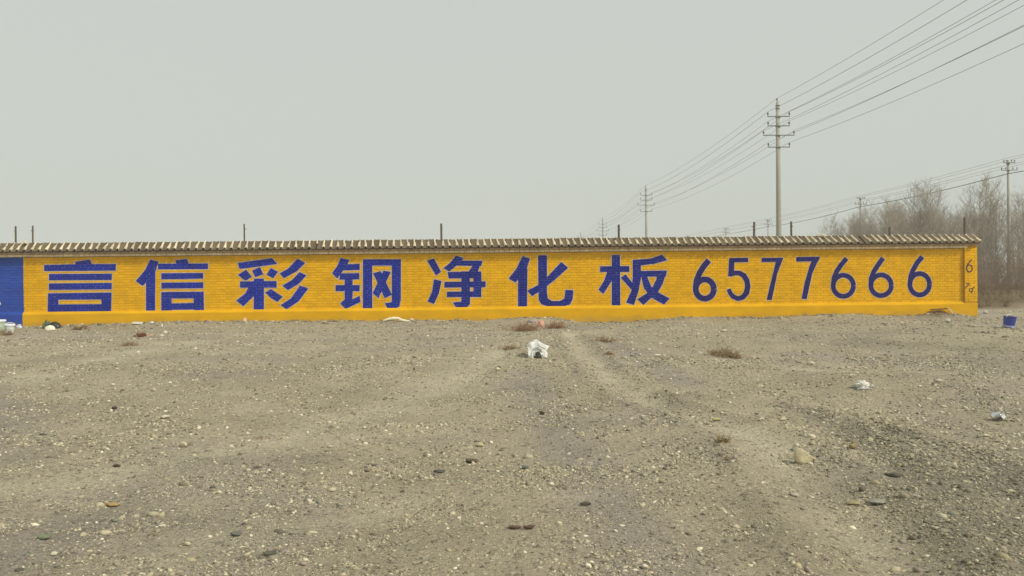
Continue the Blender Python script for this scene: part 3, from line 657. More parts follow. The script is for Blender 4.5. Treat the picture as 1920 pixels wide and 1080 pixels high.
# ------------------------------------------------------------------ steel posts behind the coping
M_RUST = mat('rusty_steel', lin(100,86,72), rough=.8, noise=[(15, .25)])
POSTS = [(28,424,0,'thin rusty steel post above the blue end of the wall, leftmost'), (61,423,.01,'rusty steel post above the left edge of the yellow paint'), (458,420,-.02,'rusty steel post above the third painted character'),
         (828,419,0,'rusty steel post above the fifth painted character'), (1161,421,0,'short dark steel post above the last painted character'), (1415,416,.06,'leaning dark steel post left of the tall concrete pole'),
         (1484,415,-.01,'straight dark steel post right of the tall concrete pole'), (1668,426,0,'faint short steel post against the bare trees above the sixes'), (1810,408,.0,'dark steel post against the bare trees at the wall end')]
for px, py, lean, lab in POSTS:
    s_, z_ = wl(px, py, .47); p = WO + WU*s_ + WN*.47
    g0 = float(gz(p.x, p.y)); h = z_-g0; w_ = .019 if px != 28 else .013
    m_ = MB(); m_.box((-w_, 0, -.3), (w_, .005, h)); m_.box((-w_, .005, -.3), (-w_+.006, .045, h))
    dx = lean*.45
    m_.v = [(x+(dx*max(0, (z-1.9))/.45 if z > 1.9 else 0)+lean*z*.2, y, z) for x, y, z in m_.v]
    t_ = empty('steel_post', (p.x-lean*h*.2-dx, p.y, g0), WANG + random.uniform(-.5, .5))
    m_.build('post_shaft', M_RUST, t_)
    MB().box((-w_-.01, -.006, h-.14), (w_+.01, -.001, h-.12)).build('wire_clip', M_RUST, t_)
    tag(t_, lab, 'post', 'steel posts standing behind the wall')

# ------------------------------------------------------------------ power poles
M_CONC = mat('pole_concrete', lin(166,164,148), noise=[(2, .1), (14, .12)], bump=(30, .004)); M_STEEL = mat('galvanised_steel', lin(112,114,112), rough=.6, metal=.3, noise=[(10, .1)])
M_INS = mat('brown_porcelain', lin(58,52,50), rough=.35, spec=.5); M_WIRE = mat('aluminium_wire', lin(78,80,80), rough=.6); M_CABLE = mat('black_cable', lin(44,46,48), rough=.7)
def insulator(m_, x, z, y=0, s=1):
    m_.lathe([(.0, 0), (.012*s, 0), (.012*s, .07*s), (.055*s, .075*s), (.045*s, .11*s), (.028*s, .12*s), (.05*s, .13*s), (.04*s, .17*s), (.02*s, .19*s), (0, .2*s)], 8, (x, y, z))
def line_heights(kind):
    return [(10.16, .60), (9.64, .59), (9.12, .85), (8.46, .59)] if kind == 'A' else [(8.80, .36), (8.30, .52)]
def make_pole(kind, H):
    root = empty('utility_pole'); m_ = MB(); r0_, r1_ = (.175, .093) if kind == 'A' else (.125, .065)
    m_.tube([(0, 0, -.8), (0, 0, 0), (0, 0, H*.5), (0, 0, H)], [r0_, r0_, (r0_+r1_)/2, r1_], 16)
    sh = m_.build('pole_shaft', M_CONC, root, smooth=True)
    c_ = MB()
    for z_ in ([H-.25, H-.42] if kind == 'A' else [H-.3]):
        rr = r1_+.012; c_.lathe([(rr, 0), (rr+.012, 0), (rr+.012, .06), (rr, .06)], 12, (0, 0, z_))
    c_.build('clamp_band', M_STEEL, root)
    if kind == 'A':
        q = MB(); q.tube([(-.03, 0, H-.35), (-.03, 0, H+.05)], .016, 6); insulator(q, -.03, H+.02, 0, .9); q.build('top_insulator', M_INS, root)
    for z_, hw in line_heights(kind):
        a_ = MB().box((-hw-.03, -.13-.025, z_-.022), (hw+.03, -.13+.025, z_+.022)).build('crossarm', M_STEEL, root)
        MB().lathe([(r1_+.03, -.03), (r1_+.042, -.03), (r1_+.042, .03), (r1_+.03, .03)], 12, (0, 0, z_)).build('arm_band', M_STEEL, a_)
        for sx in ((-1, 1) if kind == 'A' else (-1, -.45, .45, 1)):
            q = MB(); insulator(q, sx*hw, z_+.03, -.13, 1.0 if kind == 'A' else .8); q.build('insulator', M_INS, a_)
    return root
def copy_tree(o, parent=None):
    c = o.copy(); COL.objects.link(c)
    if parent: c.parent = parent
    for ch in list(o.children): copy_tree(ch, c)
    return c
# foot positions of the two lines, measured from the pole tops
def pole_at(px, ytop, H, gzf=0.0):
    yh = 535 - .0107*(px-960); Y = (H-E)*F/(yh-ytop); d = ray(px, ytop); p = Vector((0, 0, E)) + d*(Y/d.y); return Vector((p.x, p.y, p.z-H))
LA = [pole_at(1458, 191, 11), pole_at(1211, 351, 11), pole_at(1130, 410, 11), pole_at(1089, 437, 11)]
LA = [LA[0] + (LA[0]-LA[1])*.98] + LA + [LA[3] + (LA[3]-LA[2])]
LAB = ['concrete utility pole to the right outside the picture', 'tall concrete utility pole with four crossarms, nearest behind the wall', 'concrete utility pole with four crossarms above the last painted character', 'faint hazy utility pole, third along the line over the wall',
       'barely visible hazy pole just above the tiles, fourth along the line', 'farthest pole of the main line lost in the haze']
pa = None
for i_, (p, lab) in enumerate(zip(LA, LAB)):
    if i_ in (0, 5): 
        pass
    if pa is None: pa = make_pole('A', 11); o = pa
    else: o = copy_tree(pa)
    o.location = p; o.rotation_euler = (0, 0, R(1.5)); tag(o, lab, 'utility pole', 'poles of the main power line')
LB = [pole_at(1890, 300, 9), pole_at(1613, 369, 9), pole_at(1440, 411, 9), pole_at(1361, 427, 9)]
LB = [LB[0] + (LB[0]-LB[1])] + LB + [LB[3] + (LB[3]-LB[2])*1.2]
LAB = ['slim utility pole to the right outside the picture', 'slim utility pole rising among the bare trees at the right edge', 'slim utility pole at the thin left part of the bare trees', 'thin distant pole just left of the tall concrete pole',
       'distant pole whose two crossarms barely clear the tiles', 'last far pole of the roadside line in the haze']
pb = None
for i_, (p, lab) in enumerate(zip(LB, LAB)):
    if pb is None: pb = make_pole('B', 9); o = pb
    else: o = copy_tree(pb)
    o.location = p; o.rotation_euler = (0, 0, 0); tag(o, lab, 'utility pole', 'poles of the roadside power line')
def wire(name, pts, sag, rad, mt, lab, grp):
    out = []
    for a, b in zip(pts[:-1], pts[1:]):
        n_ = 14
        for k_ in range(n_):
            u = k_/n_; q = a.lerp(b, u); q.z -= 4*sag*u*(1-u)*((b-a).length/38)**2; out.append(q)
    out.append(pts[-1]); o = MB().tube(out, rad, 5).build(name, mt); tag(o, lab, 'power line', grp); return o
GW = 'wires of the main power line'
def arm_pts(L, off, z_): return [p + Vector((off, -.13, z_+.26)) for p in L]
wire('power_wire', [p + Vector((-.03, 0, 11.2)) for p in LA], .45, .008, M_WIRE, 'topmost wire of the main line, tied to the pole tips', GW)
nm = ['top crossarm', 'second crossarm', 'long third crossarm', 'lowest crossarm']
for (z_, hw), n_ in zip(line_heights('A'), nm):
    for sx, sd_ in ((-1, 'left'), (1, 'right')):
        wire('power_wire', arm_pts(LA, sx*hw, z_), .5, .0075 if n_ != 'top crossarm' else .009, M_WIRE, f'overhead wire on the {sd_} end of each {n_} of the main line', GW)
GW = 'wires of the roadside power line'
for z_, hw, sx, lab in ((8.80, .36, -1, 'top left wire of the roadside line before the trees'), (8.80, .36, 1, 'top right wire of the roadside line before the trees'), (8.30, .52, -1, 'lower left wire of the roadside line'), (8.30, .52, .45, 'lower right wire of the roadside line')):
    wire('power_wire', arm_pts(LB, sx*hw, z_), .35, .008, M_WIRE, lab, GW)
wire('bundled_cable', [p + Vector((-.14, -.1, 8.05)) for p in LB], .55, .024, M_CABLE, 'thick black cable slung low along the roadside poles over the trees', None)

# ------------------------------------------------------------------ bare trees
def segs_mesh(name, segs, mt, n=3):
    """segs: list of (p0, p1, r0, r1)"""
    A = np.array([s[0] for s in segs], float); B = np.array([s[1] for s in segs], float); ra = np.array([s[2] for s in segs]); rb = np.array([s[3] for s in segs])
    T_ = B-A; T_ /= np.linalg.norm(T_, axis=1, keepdims=True)+1e-9
    ref = np.where(np.abs(T_[:, 2:3]) > .8, np.array([[1., 0, 0]]), np.array([[0, 0, 1.]]))
    U = np.cross(T_, ref); U /= np.linalg.norm(U, axis=1, keepdims=True); W = np.cross(T_, U)
    V = []
    for P_, rr in ((A, ra), (B, rb)):
        for j in range(n):
            q = 2*math.pi*j/n; V.append(P_ + (U*math.cos(q)+W*math.sin(q))*rr[:, None])
    V = np.stack(V, 1).reshape(-1, 3); b = (np.arange(len(segs))*2*n)[:, None]
    Fs = np.vstack([b + np.array([[j, (j+1) % n, n+(j+1) % n, n+j]]) for j in range(n)])
    return np_mesh(name, V, Fs, mt)
M_BARK = mat('grey_bark', lin(168,158,140), noise=[(6, .25)]); M_TWIG = mat('brown_grey_twigs', lin(166,154,136), noise=[(1.2, .25)])
def branch(segs, p, d, L, r, nseg, rnd, up_=.12, wig=.18, taper=.55):
    pts = [np.array(p, float)]; d = np.array(d, float); d /= np.linalg.norm(d)
    for k in range(nseg):
        d = d + np.array([rnd.gauss(0, wig), rnd.gauss(0, wig), rnd.gauss(0, wig*.5)+up_]); d /= np.linalg.norm(d)
        q = pts[-1]+d*L/nseg; ra = r*(1-(1-taper)*k/nseg); rb = r*(1-(1-taper)*(k+1)/nseg)
        segs.append((pts[-1], q, ra, rb)); pts.append(q)
    return pts
def make_tree(seed, H=7.5, spread=.38, stems=1, dens=1.0):
    rnd = random.Random(seed); tr = []; cr = []
    for s_ in range(stems):
        a = rnd.uniform(0, 6.28); d = (math.cos(a)*.12*(stems > 1), math.sin(a)*.12*(stems > 1), 1)
        pts = branch(tr, (.15*math.cos(a)*(stems > 1), .15*math.sin(a)*(stems > 1), -.3), d, H*.96, .075/(stems**.4), 12, rnd, .25, .05, .12)
        nb = int(40*dens/stems**.5)
        for k in range(nb):
            u = .12+.86*(k+rnd.random())/nb; i_ = min(int(u*12), 11); p = pts[i_]+(pts[i_+1]-pts[i_])*(u*12-i_)
            a = rnd.uniform(0, 6.28); L = H*(.16+spread*(1-u)**.8*rnd.uniform(.6, 1.1))
            dd = np.array([math.cos(a), math.sin(a), rnd.uniform(.5, 1.5)])
            b1 = branch(cr, p, dd, L, .022*(1.15-u)+.004, 5, rnd, .22, .14, .35)
            for m2_ in range(int(6*dens)+2):
                j = rnd.randint(1, 4); q = b1[j]; a = rnd.uniform(0, 6.28)
                b2 = branch(cr, q, dd*.7+np.array([math.cos(a), math.sin(a), rnd.uniform(.2, 1.0)])*.9, L*rnd.uniform(.3, .55), .0085, 3, rnd, .16, .2, .5)
                for m3_ in range(4):
                    a = rnd.uniform(0, 6.28); q = b2[rnd.randint(1, 3)]
                    branch(cr, q, np.array([math.cos(a), math.sin(a), rnd.uniform(.3, 1.4)]), L*rnd.uniform(.12, .28), .0055, 2, rnd, .1, .2, .6)
    return segs_mesh('trunk', tr, M_BARK, 6), segs_mesh('crown', cr, M_TWIG, 3)
VAR = [make_tree(11, 7.4, .30), make_tree(12, 6.8, .42, 1, 1.1), make_tree(13, 7.8, .26, 2), make_tree(14, 6.4, .40, 3, .9), make_tree(15, 7.0, .34, 1, .8)]
def tree_label(px, Y):
    if px > 1890: return 'bare grey-brown tree at the right edge of the picture behind the earth bank'
    if px > 1838: return 'bare tree in the gap just right of the wall end'
    if px > 1760: return 'tall bare tree rising above the coping beside the end pillar'
    if px > 1700: return 'bare leafless tree showing above the last painted 6'
    if px > 1640: return 'bare leafless tree showing above the middle one of the last sixes'
    if px > 1585: return 'smaller bare tree beside the slim pole at the left part of the belt'
    return 'small hazy bare tree at the far left end of the tree belt'
trees = []
rt_ = random.Random(5)
Y = 43.0
while Y < 92:
    for row, x0 in enumerate((29.5, 34.5, 40.0)):
        x = x0 + rt_.uniform(-1.6, 1.6) + (0 if row else .9*sst(60, 40, Y)); yy = Y + rt_.uniform(-.9, .9); h = rt_.uniform(.78, 1.12)
        h *= 1-.2*float(sst(50, 58, yy))*(1-.8*float(sst(60, 72, yy)))
        if yy > 70 and 960+F*x/yy < 1592: continue
        trees.append((x, yy, h))
    Y += 2.3
for px, yy, h in ((1528, 96, .72), (1538, 92, .85), (1549, 99, .82), (1563, 97, 1.0), (1574, 92, .92), (1586, 95, 1.02), (1518, 110, .6), (1765, 66, .95), (1792, 62, .88), (1745, 70, 1.0), (1610, 79, 1.0), (1638, 76, 1.08), (1664, 72, 1.0), (1690, 74, 1.05), (1722, 71, .98), (1812, 60, .9)):
    trees.append(((px-960)/F*yy, yy, h))
n = 0
for x, yy, h in trees:
    px = 960+F*x/yy
    if px > 2040 or abs(x-(LB[1].x)) < .0: continue
    tm, cm = VAR[rt_.randrange(5)]
    r_ = empty('bare_tree', (x, yy, float(gz(x, yy))), rt_.uniform(0, 6.28)); r_.scale = (h*rt_.uniform(.85, 1.15),)*2+(h,)
    link('trunk', tm, r_); link('crown', cm, r_)
    if px < 1590:
        k_ = {1528: 'small hazy bare sapling, second from the left end of the belt', 1538: 'hazy bare tree third from the left end of the belt', 1549: 'low hazy bare tree in the middle of the thin far end of the belt', 1563: 'hazy bare tree near the thin end, with a wider crown than its left neighbours',
              1574: 'hazy bare tree two places left of the slim pole', 1586: 'hazy bare tree right at the left side of the slim pole', 1518: 'tiniest farthest bare sapling at the left end of the belt'}
        q_ = min(k_, key=lambda c: abs(c-px)); tag(r_, k_[q_], 'tree', 'thin far end of the bare tree belt')
    else:
        lab = tree_label(px, yy); tag(r_, lab, 'tree', 'bare trees: '+lab)
# brush under the trees, and dry weeds on the bank
def brush(name, spots, H, nst, mt, seed, r_=.006, kids=5, wig=.2):
    rnd = random.Random(seed); sg = []
    for (x, y) in spots:
        z_ = float(gz(x, y))-.03
        for k in range(nst):
            a = rnd.uniform(0, 6.28); t_ = rnd.uniform(.1, .8)
            b = branch(sg, (x+rnd.gauss(0, .12*H), y+rnd.gauss(0, .12*H), z_), (math.cos(a)*t_, math.sin(a)*t_, 1), H*rnd.uniform(.5, 1.1), r_, 4, rnd, .05, wig, .5)
            for c_ in range(kids):
                a = rnd.uniform(0, 6.28); branch(sg, b[rnd.randint(1, 4)], (math.cos(a), math.sin(a), rnd.uniform(.3, 1.2)), H*rnd.uniform(.15, .35), r_*.6, 2, rnd, .05, wig, .6)
    return segs_mesh(name, sg, mt, 3)
M_BR1 = mat('reddish_brown_brush', lin(140,118,94), noise=[(.8, .2)]); M_BR2 = mat('dry_weed', lin(118,100,72), noise=[(3, .3)])
sp_ = [(rt_.uniform(24, 40), rt_.uniform(40, 62)) for _ in range(300)]
sp_ = [(x, y) for x, y in sp_ if x > .595*y]
tag(link('undergrowth', brush('undergrowth', sp_, 2.3, 8, M_BR1, 3, .009)), 'tangled leafless brown undergrowth beneath the bare trees on the right', 'undergrowth', kind='stuff')
sp_ = [(x, y) for x, y in [(rt_.uniform(14, 32), rt_.uniform(26, 42)) for _ in range(900)] if x > .57*y]
tag(link('dry_grass', brush('dry_grass', sp_, .38, 7, M_BR2, 4, .006, 3)), 'dry brown grass and weeds covering the earth bank at the right', 'dry grass', kind='stuff')

# ------------------------------------------------------------------ weeds in the yard
M_W2 = mat('dead_weed', lin(156,132,98), noise=[(20, .3)]); M_W3 = mat('reddish_dead_weed', lin(158,124,94), noise=[(20, .3)])
def weed(px, py, wpx, hpx, lab, mt=M_W2, n_=90, r_=.0035, seed=0, name='dry_weed'):
    p = onground(px, py); k = p.y/F; W, H = wpx*k, hpx*k; rnd = random.Random(seed+int(px)); sg = []
    for i_ in range(n_):
        u = rnd.gauss(0, .22)*W; v = rnd.gauss(0, .16)*W
        z_ = float(gz(p.x+u, p.y+v))-p.z; a = rnd.uniform(0, 6.28); t_ = rnd.uniform(.3, 1.6)
        b = branch(sg, (u, v, z_-.01), (math.cos(a)*t_, math.sin(a)*t_, 1), H*rnd.uniform(.5, 1.25), r_, 3, rnd, -.03, .3, .5)
        for c_ in range(3):
            a = rnd.uniform(0, 6.28); branch(sg, b[rnd.randint(1, 3)], (math.cos(a), math.sin(a), rnd.uniform(.0, .8)), H*rnd.uniform(.2, .5), r_*.7, 2, rnd, 0, .3, .6)
    o = link(name, segs_mesh(name, sg, mt, 3), None, p); tag(o, lab, 'weed'); return o
weed(1350, 666, 40, 17, 'brown dry weed clump on the open dirt, left half of the pair', n_=75, seed=1)
weed(1376, 671, 36, 17, 'brown dry weed clump on the open dirt, right half of the pair', n_=75, seed=2)
weed(985, 620, 60, 17, 'reddish dry brush on the mound left of the pink rag', M_W3, 170, .004, 3)
weed(1040, 616, 45, 15, 'reddish dry brush on the mound right of the pink rag', M_W3, 120, .004, 4)
weed(955, 655, 34, 12, 'low olive-brown weed just left of the white plastic bag', n_=70, seed=5)
weed(1132, 641, 34, 12, 'flat dry weed ring right of the white plastic bag', n_=70, seed=6)
weed(1142, 664, 20, 8, 'small flat brown weed below the dry weed ring', M_W3, 40, seed=7)
weed(1358, 828, 22, 17, 'small upright yellowish weed above the big pale rock', mat('yellowish_weed', lin(140,118,66), noise=[(20, .3)]), 34, .002, 8)
weed(1362, 862, 18, 9, 'tiny low weed below the upright yellowish weed', n_=20, r_=.002, seed=9)
weed(242, 648, 46, 9, 'low dark weed patch in front of the left rubbish', n_=80, seed=10)
weed(490, 822, 26, 10, 'faint tiny weed on the sandy track at left', n_=22, r_=.002, seed=11)
weed(150, 618, 30, 10, 'dry weed at the foot of the wall below the first character', M_W3, 60, .004, 12)
weed(12, 628, 24, 12, 'yellowish dry weed in front of the white buckets', M_W2, 60, .004, 13)
weed(1760, 591, 50, 7, 'dry weed beside the broken board at the wall foot', n_=60, seed=14)

sp_ = [(lambda q: (q.x, q.y))(WO + WU*rt_.uniform(-13.5, 12.2) + WN*-(.08+abs(rt_.gauss(0, .12)))) for _ in range(90)]
tag(link('wall_foot_weeds', brush('wall_foot_weeds', sp_, .09, 9, M_W2, 8, .003, 3, .3)), 'scattered small dry weed sprigs along the foot of the yellow wall', 'weeds', kind='stuff')
# ------------------------------------------------------------------ single stones
def ico(sub):
    import bmesh
    bm = bmesh.new(); bmesh.ops.create_icosphere(bm, subdivisions=sub, radius=1); v = np.array([x.co[:] for x in bm.verts]); f = [tuple(q.index for q in x.verts) for x in bm.faces]; bm.free(); return v, f
IV3, IF3 = ico(3); IV4, IF4 = ico(4)
def rock_mesh(name, sx, sy, sz, seed, mt, cuts=9, lo=.55, hi=.85):
    rnd = random.Random(seed); v = IV3.copy()
    for _ in range(cuts):
        a = rnd.uniform(0, 6.28); e = rnd.uniform(-.4, 1); n_ = np.array([math.cos(a)*math.cos(e), math.sin(a)*math.cos(e), math.sin(e)]); c = rnd.uniform(lo, hi)
        dd = v @ n_; v = v - np.maximum(dd-c, 0)[:, None]*n_[None]*.92
    v = v*(1+.22*(vnoise(v[:, 0]*4+seed, v[:, 1]*4+v[:, 2]*3, seed)[:, None]-.5))
    v = v*np.array([sx, sy, sz])
    return np_mesh(name, v, np.array(IF3), mt)
def stonemat(c): return mat('stone', tuple(x*.9 for x in lin(*c)), rough=.95, noise=[(25, .22), (110, .2)], bump=(90, .004))
SM = {}
def stone(px, py, wpx, hpx, lab, c=(196,184,150), seed=1, rz=0, sink=.25):
    """py is where the stone meets the ground"""
    p = onground(px, py); k = p.y/F
    if c not in SM: SM[c] = stonemat(c)
    FL_ = .7 if hpx < 14 else 1
    W, H = wpx*k/2, hpx*k; o = link('stone', rock_mesh('stone', W, W*.72, H*.62*FL_, seed, SM[c]), None, (p.x, p.y+W*.4, p.z+H*.62-H*sink*.6), (0, 0, rz))
    tag(o, lab, 'stone'); return o
ro = stone(1513, 868, 38, 22, 'biggest pale rock standing on the dirt at lower right', (200,188,154), 4, .3)
ro.data = rock_mesh('stone', .074, .052, .072, 4, SM[(200,188,154)], 10, .6, .85); ro.rotation_euler = (0, 0, .1)
for v_ in ro.data.vertices:                       # steep left face, long slope down to the right
    x_ = v_.co.x/.074; v_.co.z = (v_.co.z+.02)*(1-.62*max(0, min(1.3, x_+.45)))-.02; v_.co.x -= .012*(v_.co.z > 0)*v_.co.z/.05
stone(1488, 868, 11, 6, 'small white stone just left of the biggest pale rock', (225,218,196), 5)
stone(1762, 717, 14, 7, 'flat pale pebble alone right of the white rag', (205,196,170), 6)
stone(1848, 819, 12, 6, 'small cream stone below the shiny can', (220,212,176), 7)
stone(343, 839, 17, 12, 'cream lump of stone on the sandy track at left', (208,198,164), 8)
stone(307, 786, 22, 8, 'flat whitish stone above the cream lump at left', (214,206,184), 9)
stone(210, 724, 10, 6, 'small white pebble in the upper left gravel', (224,218,196), 10)
stone(288, 734, 8, 7, 'tiny white upright pebble in the upper left gravel', (222,214,190), 11)
stone(214, 768, 12, 8, 'dark grey cobble above the dark split stone', (92,86,80), 12)
stone(218, 876, 16, 6, 'dark flat stone alone in the left sand', (84,76,58), 13)
stone(443, 1006, 26, 9, 'grey slab stone near the lower left, flat and half buried', (116,116,104), 14)
stone(504, 1043, 34, 8, 'long dark slate sliver, lower left', (96,96,82), 15, .5)
stone(80, 1012, 28, 10, 'greenish grey flat stone near the left bottom corner', (118,124,98), 16)
stone(350, 1024, 15, 8, 'cream chip near the bottom left slab', (214,204,168), 17)
stone(100, 1042, 14, 8, 'pale chip at the bottom left corner', (208,202,176), 18)
stone(1016, 778, 11, 8, 'dark brown pebble in the middle of the yard', (82,70,58), 19)
stone(900, 838, 18, 9, 'cream flat stone in the middle gravel', (196,186,150), 20)
stone(884, 869, 28, 9, 'dark brown cobble below the cream flat stone', (104,92,76), 21)
stone(826, 887, 26, 6, 'long dark flake left of the bluish stone', (90,88,84), 22)
stone(984, 880, 18, 8, 'bluish grey stone in the middle gravel', (112,113,106), 23)
stone(1100, 948, 24, 6, 'dark sliver of stone in the lower middle', (84,80,66), 24)
stone(965, 993, 26, 8, 'reddish brown flat stone at the lower middle, left of its neighbour', (112,92,78), 25)
stone(992, 993, 24, 9, 'reddish brown flat stone at the lower middle, right of its neighbour', (104,84,70), 26)
stone(1344, 790, 16, 8, 'yellowish flat stone on the sandy track at right', (190,178,130), 27)
stone(1470, 789, 14, 6, 'cream chip at the edge of the dark gravel', (204,196,166), 28)
stone(1600, 842, 18, 12, 'yellow-brown stone in the dark gravel', (152,138,100), 29)
stone(1490, 932, 22, 8, 'pinkish grey flat stone below the biggest rock', (172,162,146), 30)
stone(1605, 948, 34, 8, 'yellowish slab stone in the sand at lower right', (168,158,122), 31)
stone(1650, 946, 36, 9, 'grey slab stone beside the yellowish slab', (150,148,132), 32)
stone(1680, 895, 36, 7, 'dark flat slab at the top of the dark gravel', (92,90,76), 33)
stone(1898, 925, 20, 7, 'cream flat stone near the right edge', (190,182,150), 34)
stone(935, 692, 12, 6, 'dark chip below the white plastic bag', (84,76,62), 36)
stone(933, 696, 11, 8, 'cream chip touching a dark chip below the bag', (206,198,166), 37)
stone(208, 950, 30, 7, 'thin tan stone flake in the lower left sand', (170,142,92), 38)
stone(1284, 612, 9, 4, 'tiny white pebble near the wall foot, below the gap before the first numeral', (220,214,190), 39)
stone(1358, 622, 10, 5, 'bright white chip a step out from the wall, below the numeral 5', (226,220,204), 40)
stone(1778, 604, 12, 8, 'pale lump of stone on the mound near the pillar', (204,198,176), 41)
stone(1850, 588, 12, 6, 'white lump on the ground beyond the end pillar', (220,216,204), 42)
stone(608, 607, 10, 7, 'small tan stone at the wall foot below the fourth character', (190,176,140), 43)

# ------------------------------------------------------------------ rubbish
def crumple(name, W, Dp, H, seed, mt, sharp=1.0, freq=2.2, flat_=.0):
    v = IV4.copy(); s_ = seed*3.1
    n1_ = fbm(v[:, 0]*freq+s_, v[:, 1]*freq+v[:, 2]*freq*1.3, seed, 4); n2_ = fbm(v[:, 2]*freq*1.4-s_, v[:, 0]*freq-v[:, 1]*freq, seed+5, 4)
    rid = 1-np.abs(n1_)*2.2*sharp - np.abs(n2_)*1.3*sharp
    v = v*(.45+.65*np.clip(rid, -.2, 1.3))[:, None]; v[:, 2] = np.maximum(v[:, 2], -.25)
    v = v*np.array([W/2, Dp/2, H*.9]); return np_mesh(name, v, np.array(IF4), mt, smooth=False)
M_PLA = mat('white_plastic', (.66, .64, .58), rough=.45, spec=.4, noise=[(8, .08)])
M_DIRTYW = mat('soiled_white_plastic', (.54, .51, .45), rough=.6, noise=[(10, .25)])
def sheet(name, pts_fn, nu, nv, mt, parent=None, loc=(0, 0, 0), thick=.002):
    v = []; f = []
    for i_ in range(nu):
        for j_ in range(nv): v.append(pts_fn(i_/(nu-1), j_/(nv-1)))
    for i_ in range(nu-1):
        for j_ in range(nv-1): a = i_*nv+j_; f.append((a, a+nv, a+nv+1, a+1))
    m_ = MB().add(v, f); o = m_.build(name, mt, parent, loc)
    md = o.modifiers.new('thickness', 'SOLIDIFY'); md.thickness = thick; return o
# crumpled white plastic bag: a tented sheet, dark hollow beneath
p = onground(1008, 671); k = p.y/F
root = empty('plastic_bag', p); k *= .84; tag(root, 'crumpled white plastic bag with an open dark mouth on the dirt below the mound', 'plastic bag')
def bagfn(u, v):
    x = (u-.5)*42*k; ry = (v)*.45; prof_ = math.sin(min(1, v*1.25)*math.pi*.62)
    top = 36*k*(.55+.45*math.sin(u*math.pi*.9+.35)) 
    z_ = top*prof_ + 4.5*k*float(fbm(u*5.1, v*4.2, 3, 3))
    mouth = math.exp(-((u-.5)/.24)**2)
    if v < .22: z_ = max(z_, (15*k)*mouth*1.0)
    y_ = ry + .035*float(fbm(u*6+3, v*5, 8, 3)) - .02
    x += 6*k*float(fbm(u*4+9, v*6, 12, 3)) + (7*k*(u > .6)*(u-.6)*3*v)
    return (x, y_, z_)
sheet('bag_film', bagfn, 34, 26, M_PLA, root)
link('bag_bundle', crumple('bag_bundle', 30*k, .25, 24*k, 5, M_PLA, .9), root, (1*k, .16, 6*k))
link('bag_hollow_shade', crumple('bag_hollow_shade', 20*k, .14, 9*k, 8, mat('hollow_shade_grey', lin(96,92,84), noise=[(30, .4)]), 1.2), root, (3*k, -.02, 1.5*k))  # added grey lump whose colour stands in for shade in the bag's hollow
link('torn_flap', crumple('torn_flap', 7*k, .06, 16*k, 3, M_PLA, .6), root, (-13*k, -.03, 2*k))
link('torn_flap', crumple('torn_flap', 9*k, .06, 9*k, 9, M_DIRTYW, .8), root, (12*k, -.04, 1*k))
link('torn_flap', crumple('torn_flap', 22*k, .08, 8*k, 14, M_PLA, .5), root, (9*k, .05, 24*k), (0, .5, 0))
# flattened white rag, right
M_RAG = mat('cream_film', (.8, .77, .68), rough=.5, noise=[(12, .1)])
p = onground(1617, 729); k = p.y/F; root = empty('plastic_rag', p); tag(root, 'flattened white plastic rag lying on the bare dirt at right', 'rag')
link('rag_top', crumple('rag_top', 34*k, .16, 13*k, 11, M_RAG, .8), root, (2*k, .05, 5*k), (0, .12, 0))
link('rag_lower', crumple('rag_lower', 40*k, .12, 3.5*k, 21, M_DIRTYW, .9), root, (-3*k, -.04, 1*k))
link('rag_corner', crumple('rag_corner', 6*k, .05, 6*k, 31, M_PLA, .5), root, (22*k, .04, 2*k))
# pink rag on mound
p = onground(1013, 613); k = p.y/F
o = link('pink_rag', crumple('pink_rag', 16*k, .15, 15*k, 6, mat('pink_cloth', lin(206,160,138), noise=[(15, .15)]), .5, 1.2), None, p); tag(o, 'small pink rag standing in the reddish brush on the mound', 'rag')
p = onground(998, 604); o = link('pale_scrap', crumple('pale_scrap', 26*k, .2, 6*k, 7, mat('lilac_film', lin(176,158,158), noise=[(15, .15)]), .6), None, p); tag(o, 'lilac-grey film scrap on the mound behind the pink rag', 'scrap')
# white arc of foam at wall foot
p = onground(744, 603); k = p.y/F
pts_ = [(-25*k, 0, 2*k), (-15*k, 0, 5*k), (-6*k, 0, 6.5*k), (3*k, 0, 6*k), (9*k, -.03, 3*k), (18*k, -.05, 1.5*k), (26*k, -.07, 0)]
root = empty('foam_strip', p); tag(root, 'bowed white foam strip at the wall foot below the fourth character', 'foam strip')
MB().tube(pts_, [1.5*k, 2.4*k, 2.6*k, 2.5*k, 2.2*k, 2*k, 1.4*k], 7).build('strip', mat('cream_foam', (.9, .84, .6), noise=[(20, .1)]), root)
p = onground(827, 602); o = MB().box((-.1, -.02, 0), (.1, .02, .02)).build('foam_piece', mat('cream_foam_b', (.75, .65, .42), noise=[(20, .1)]), None, p); tag(o, 'small cream foam piece at the wall foot below the fifth character', 'foam piece')
for px, py, wpx, hpx, lab, c in ((772,602,12,6,'crumpled cream paper at the end of the bowed foam strip', (.6,.5,.36)), (459,603,8,9,'small pinkish paper standing at the wall foot below the third character', (.7,.5,.36)),
        (285,606,9,4,'small white scrap left of the second character\'s foot', (.75,.74,.68)), (304,612,4,6,'tiny upright white scrap by the left rubbish', (.75,.74,.7)), (310,624,8,5,'white scrap below the tiny upright scrap', (.78,.72,.55)),
        (303,630,8,4,'cream scrap lowest of the left rubbish', (.7,.66,.5)), (36,615,12,8,'crumpled bluish white paper right of the small bucket', (.6,.64,.72)), (1830,600,12,4,'dull scrap at the foot of the end pillar', (.45,.4,.3))):
    p = onground(px, py); k = p.y/F; o = link('paper_scrap', crumple('paper_scrap', wpx*k, wpx*k*.8, hpx*k, int(px), mat('scrap_paper', c, noise=[(20, .15)]), .6), None, p); tag(o, lab, 'scrap')
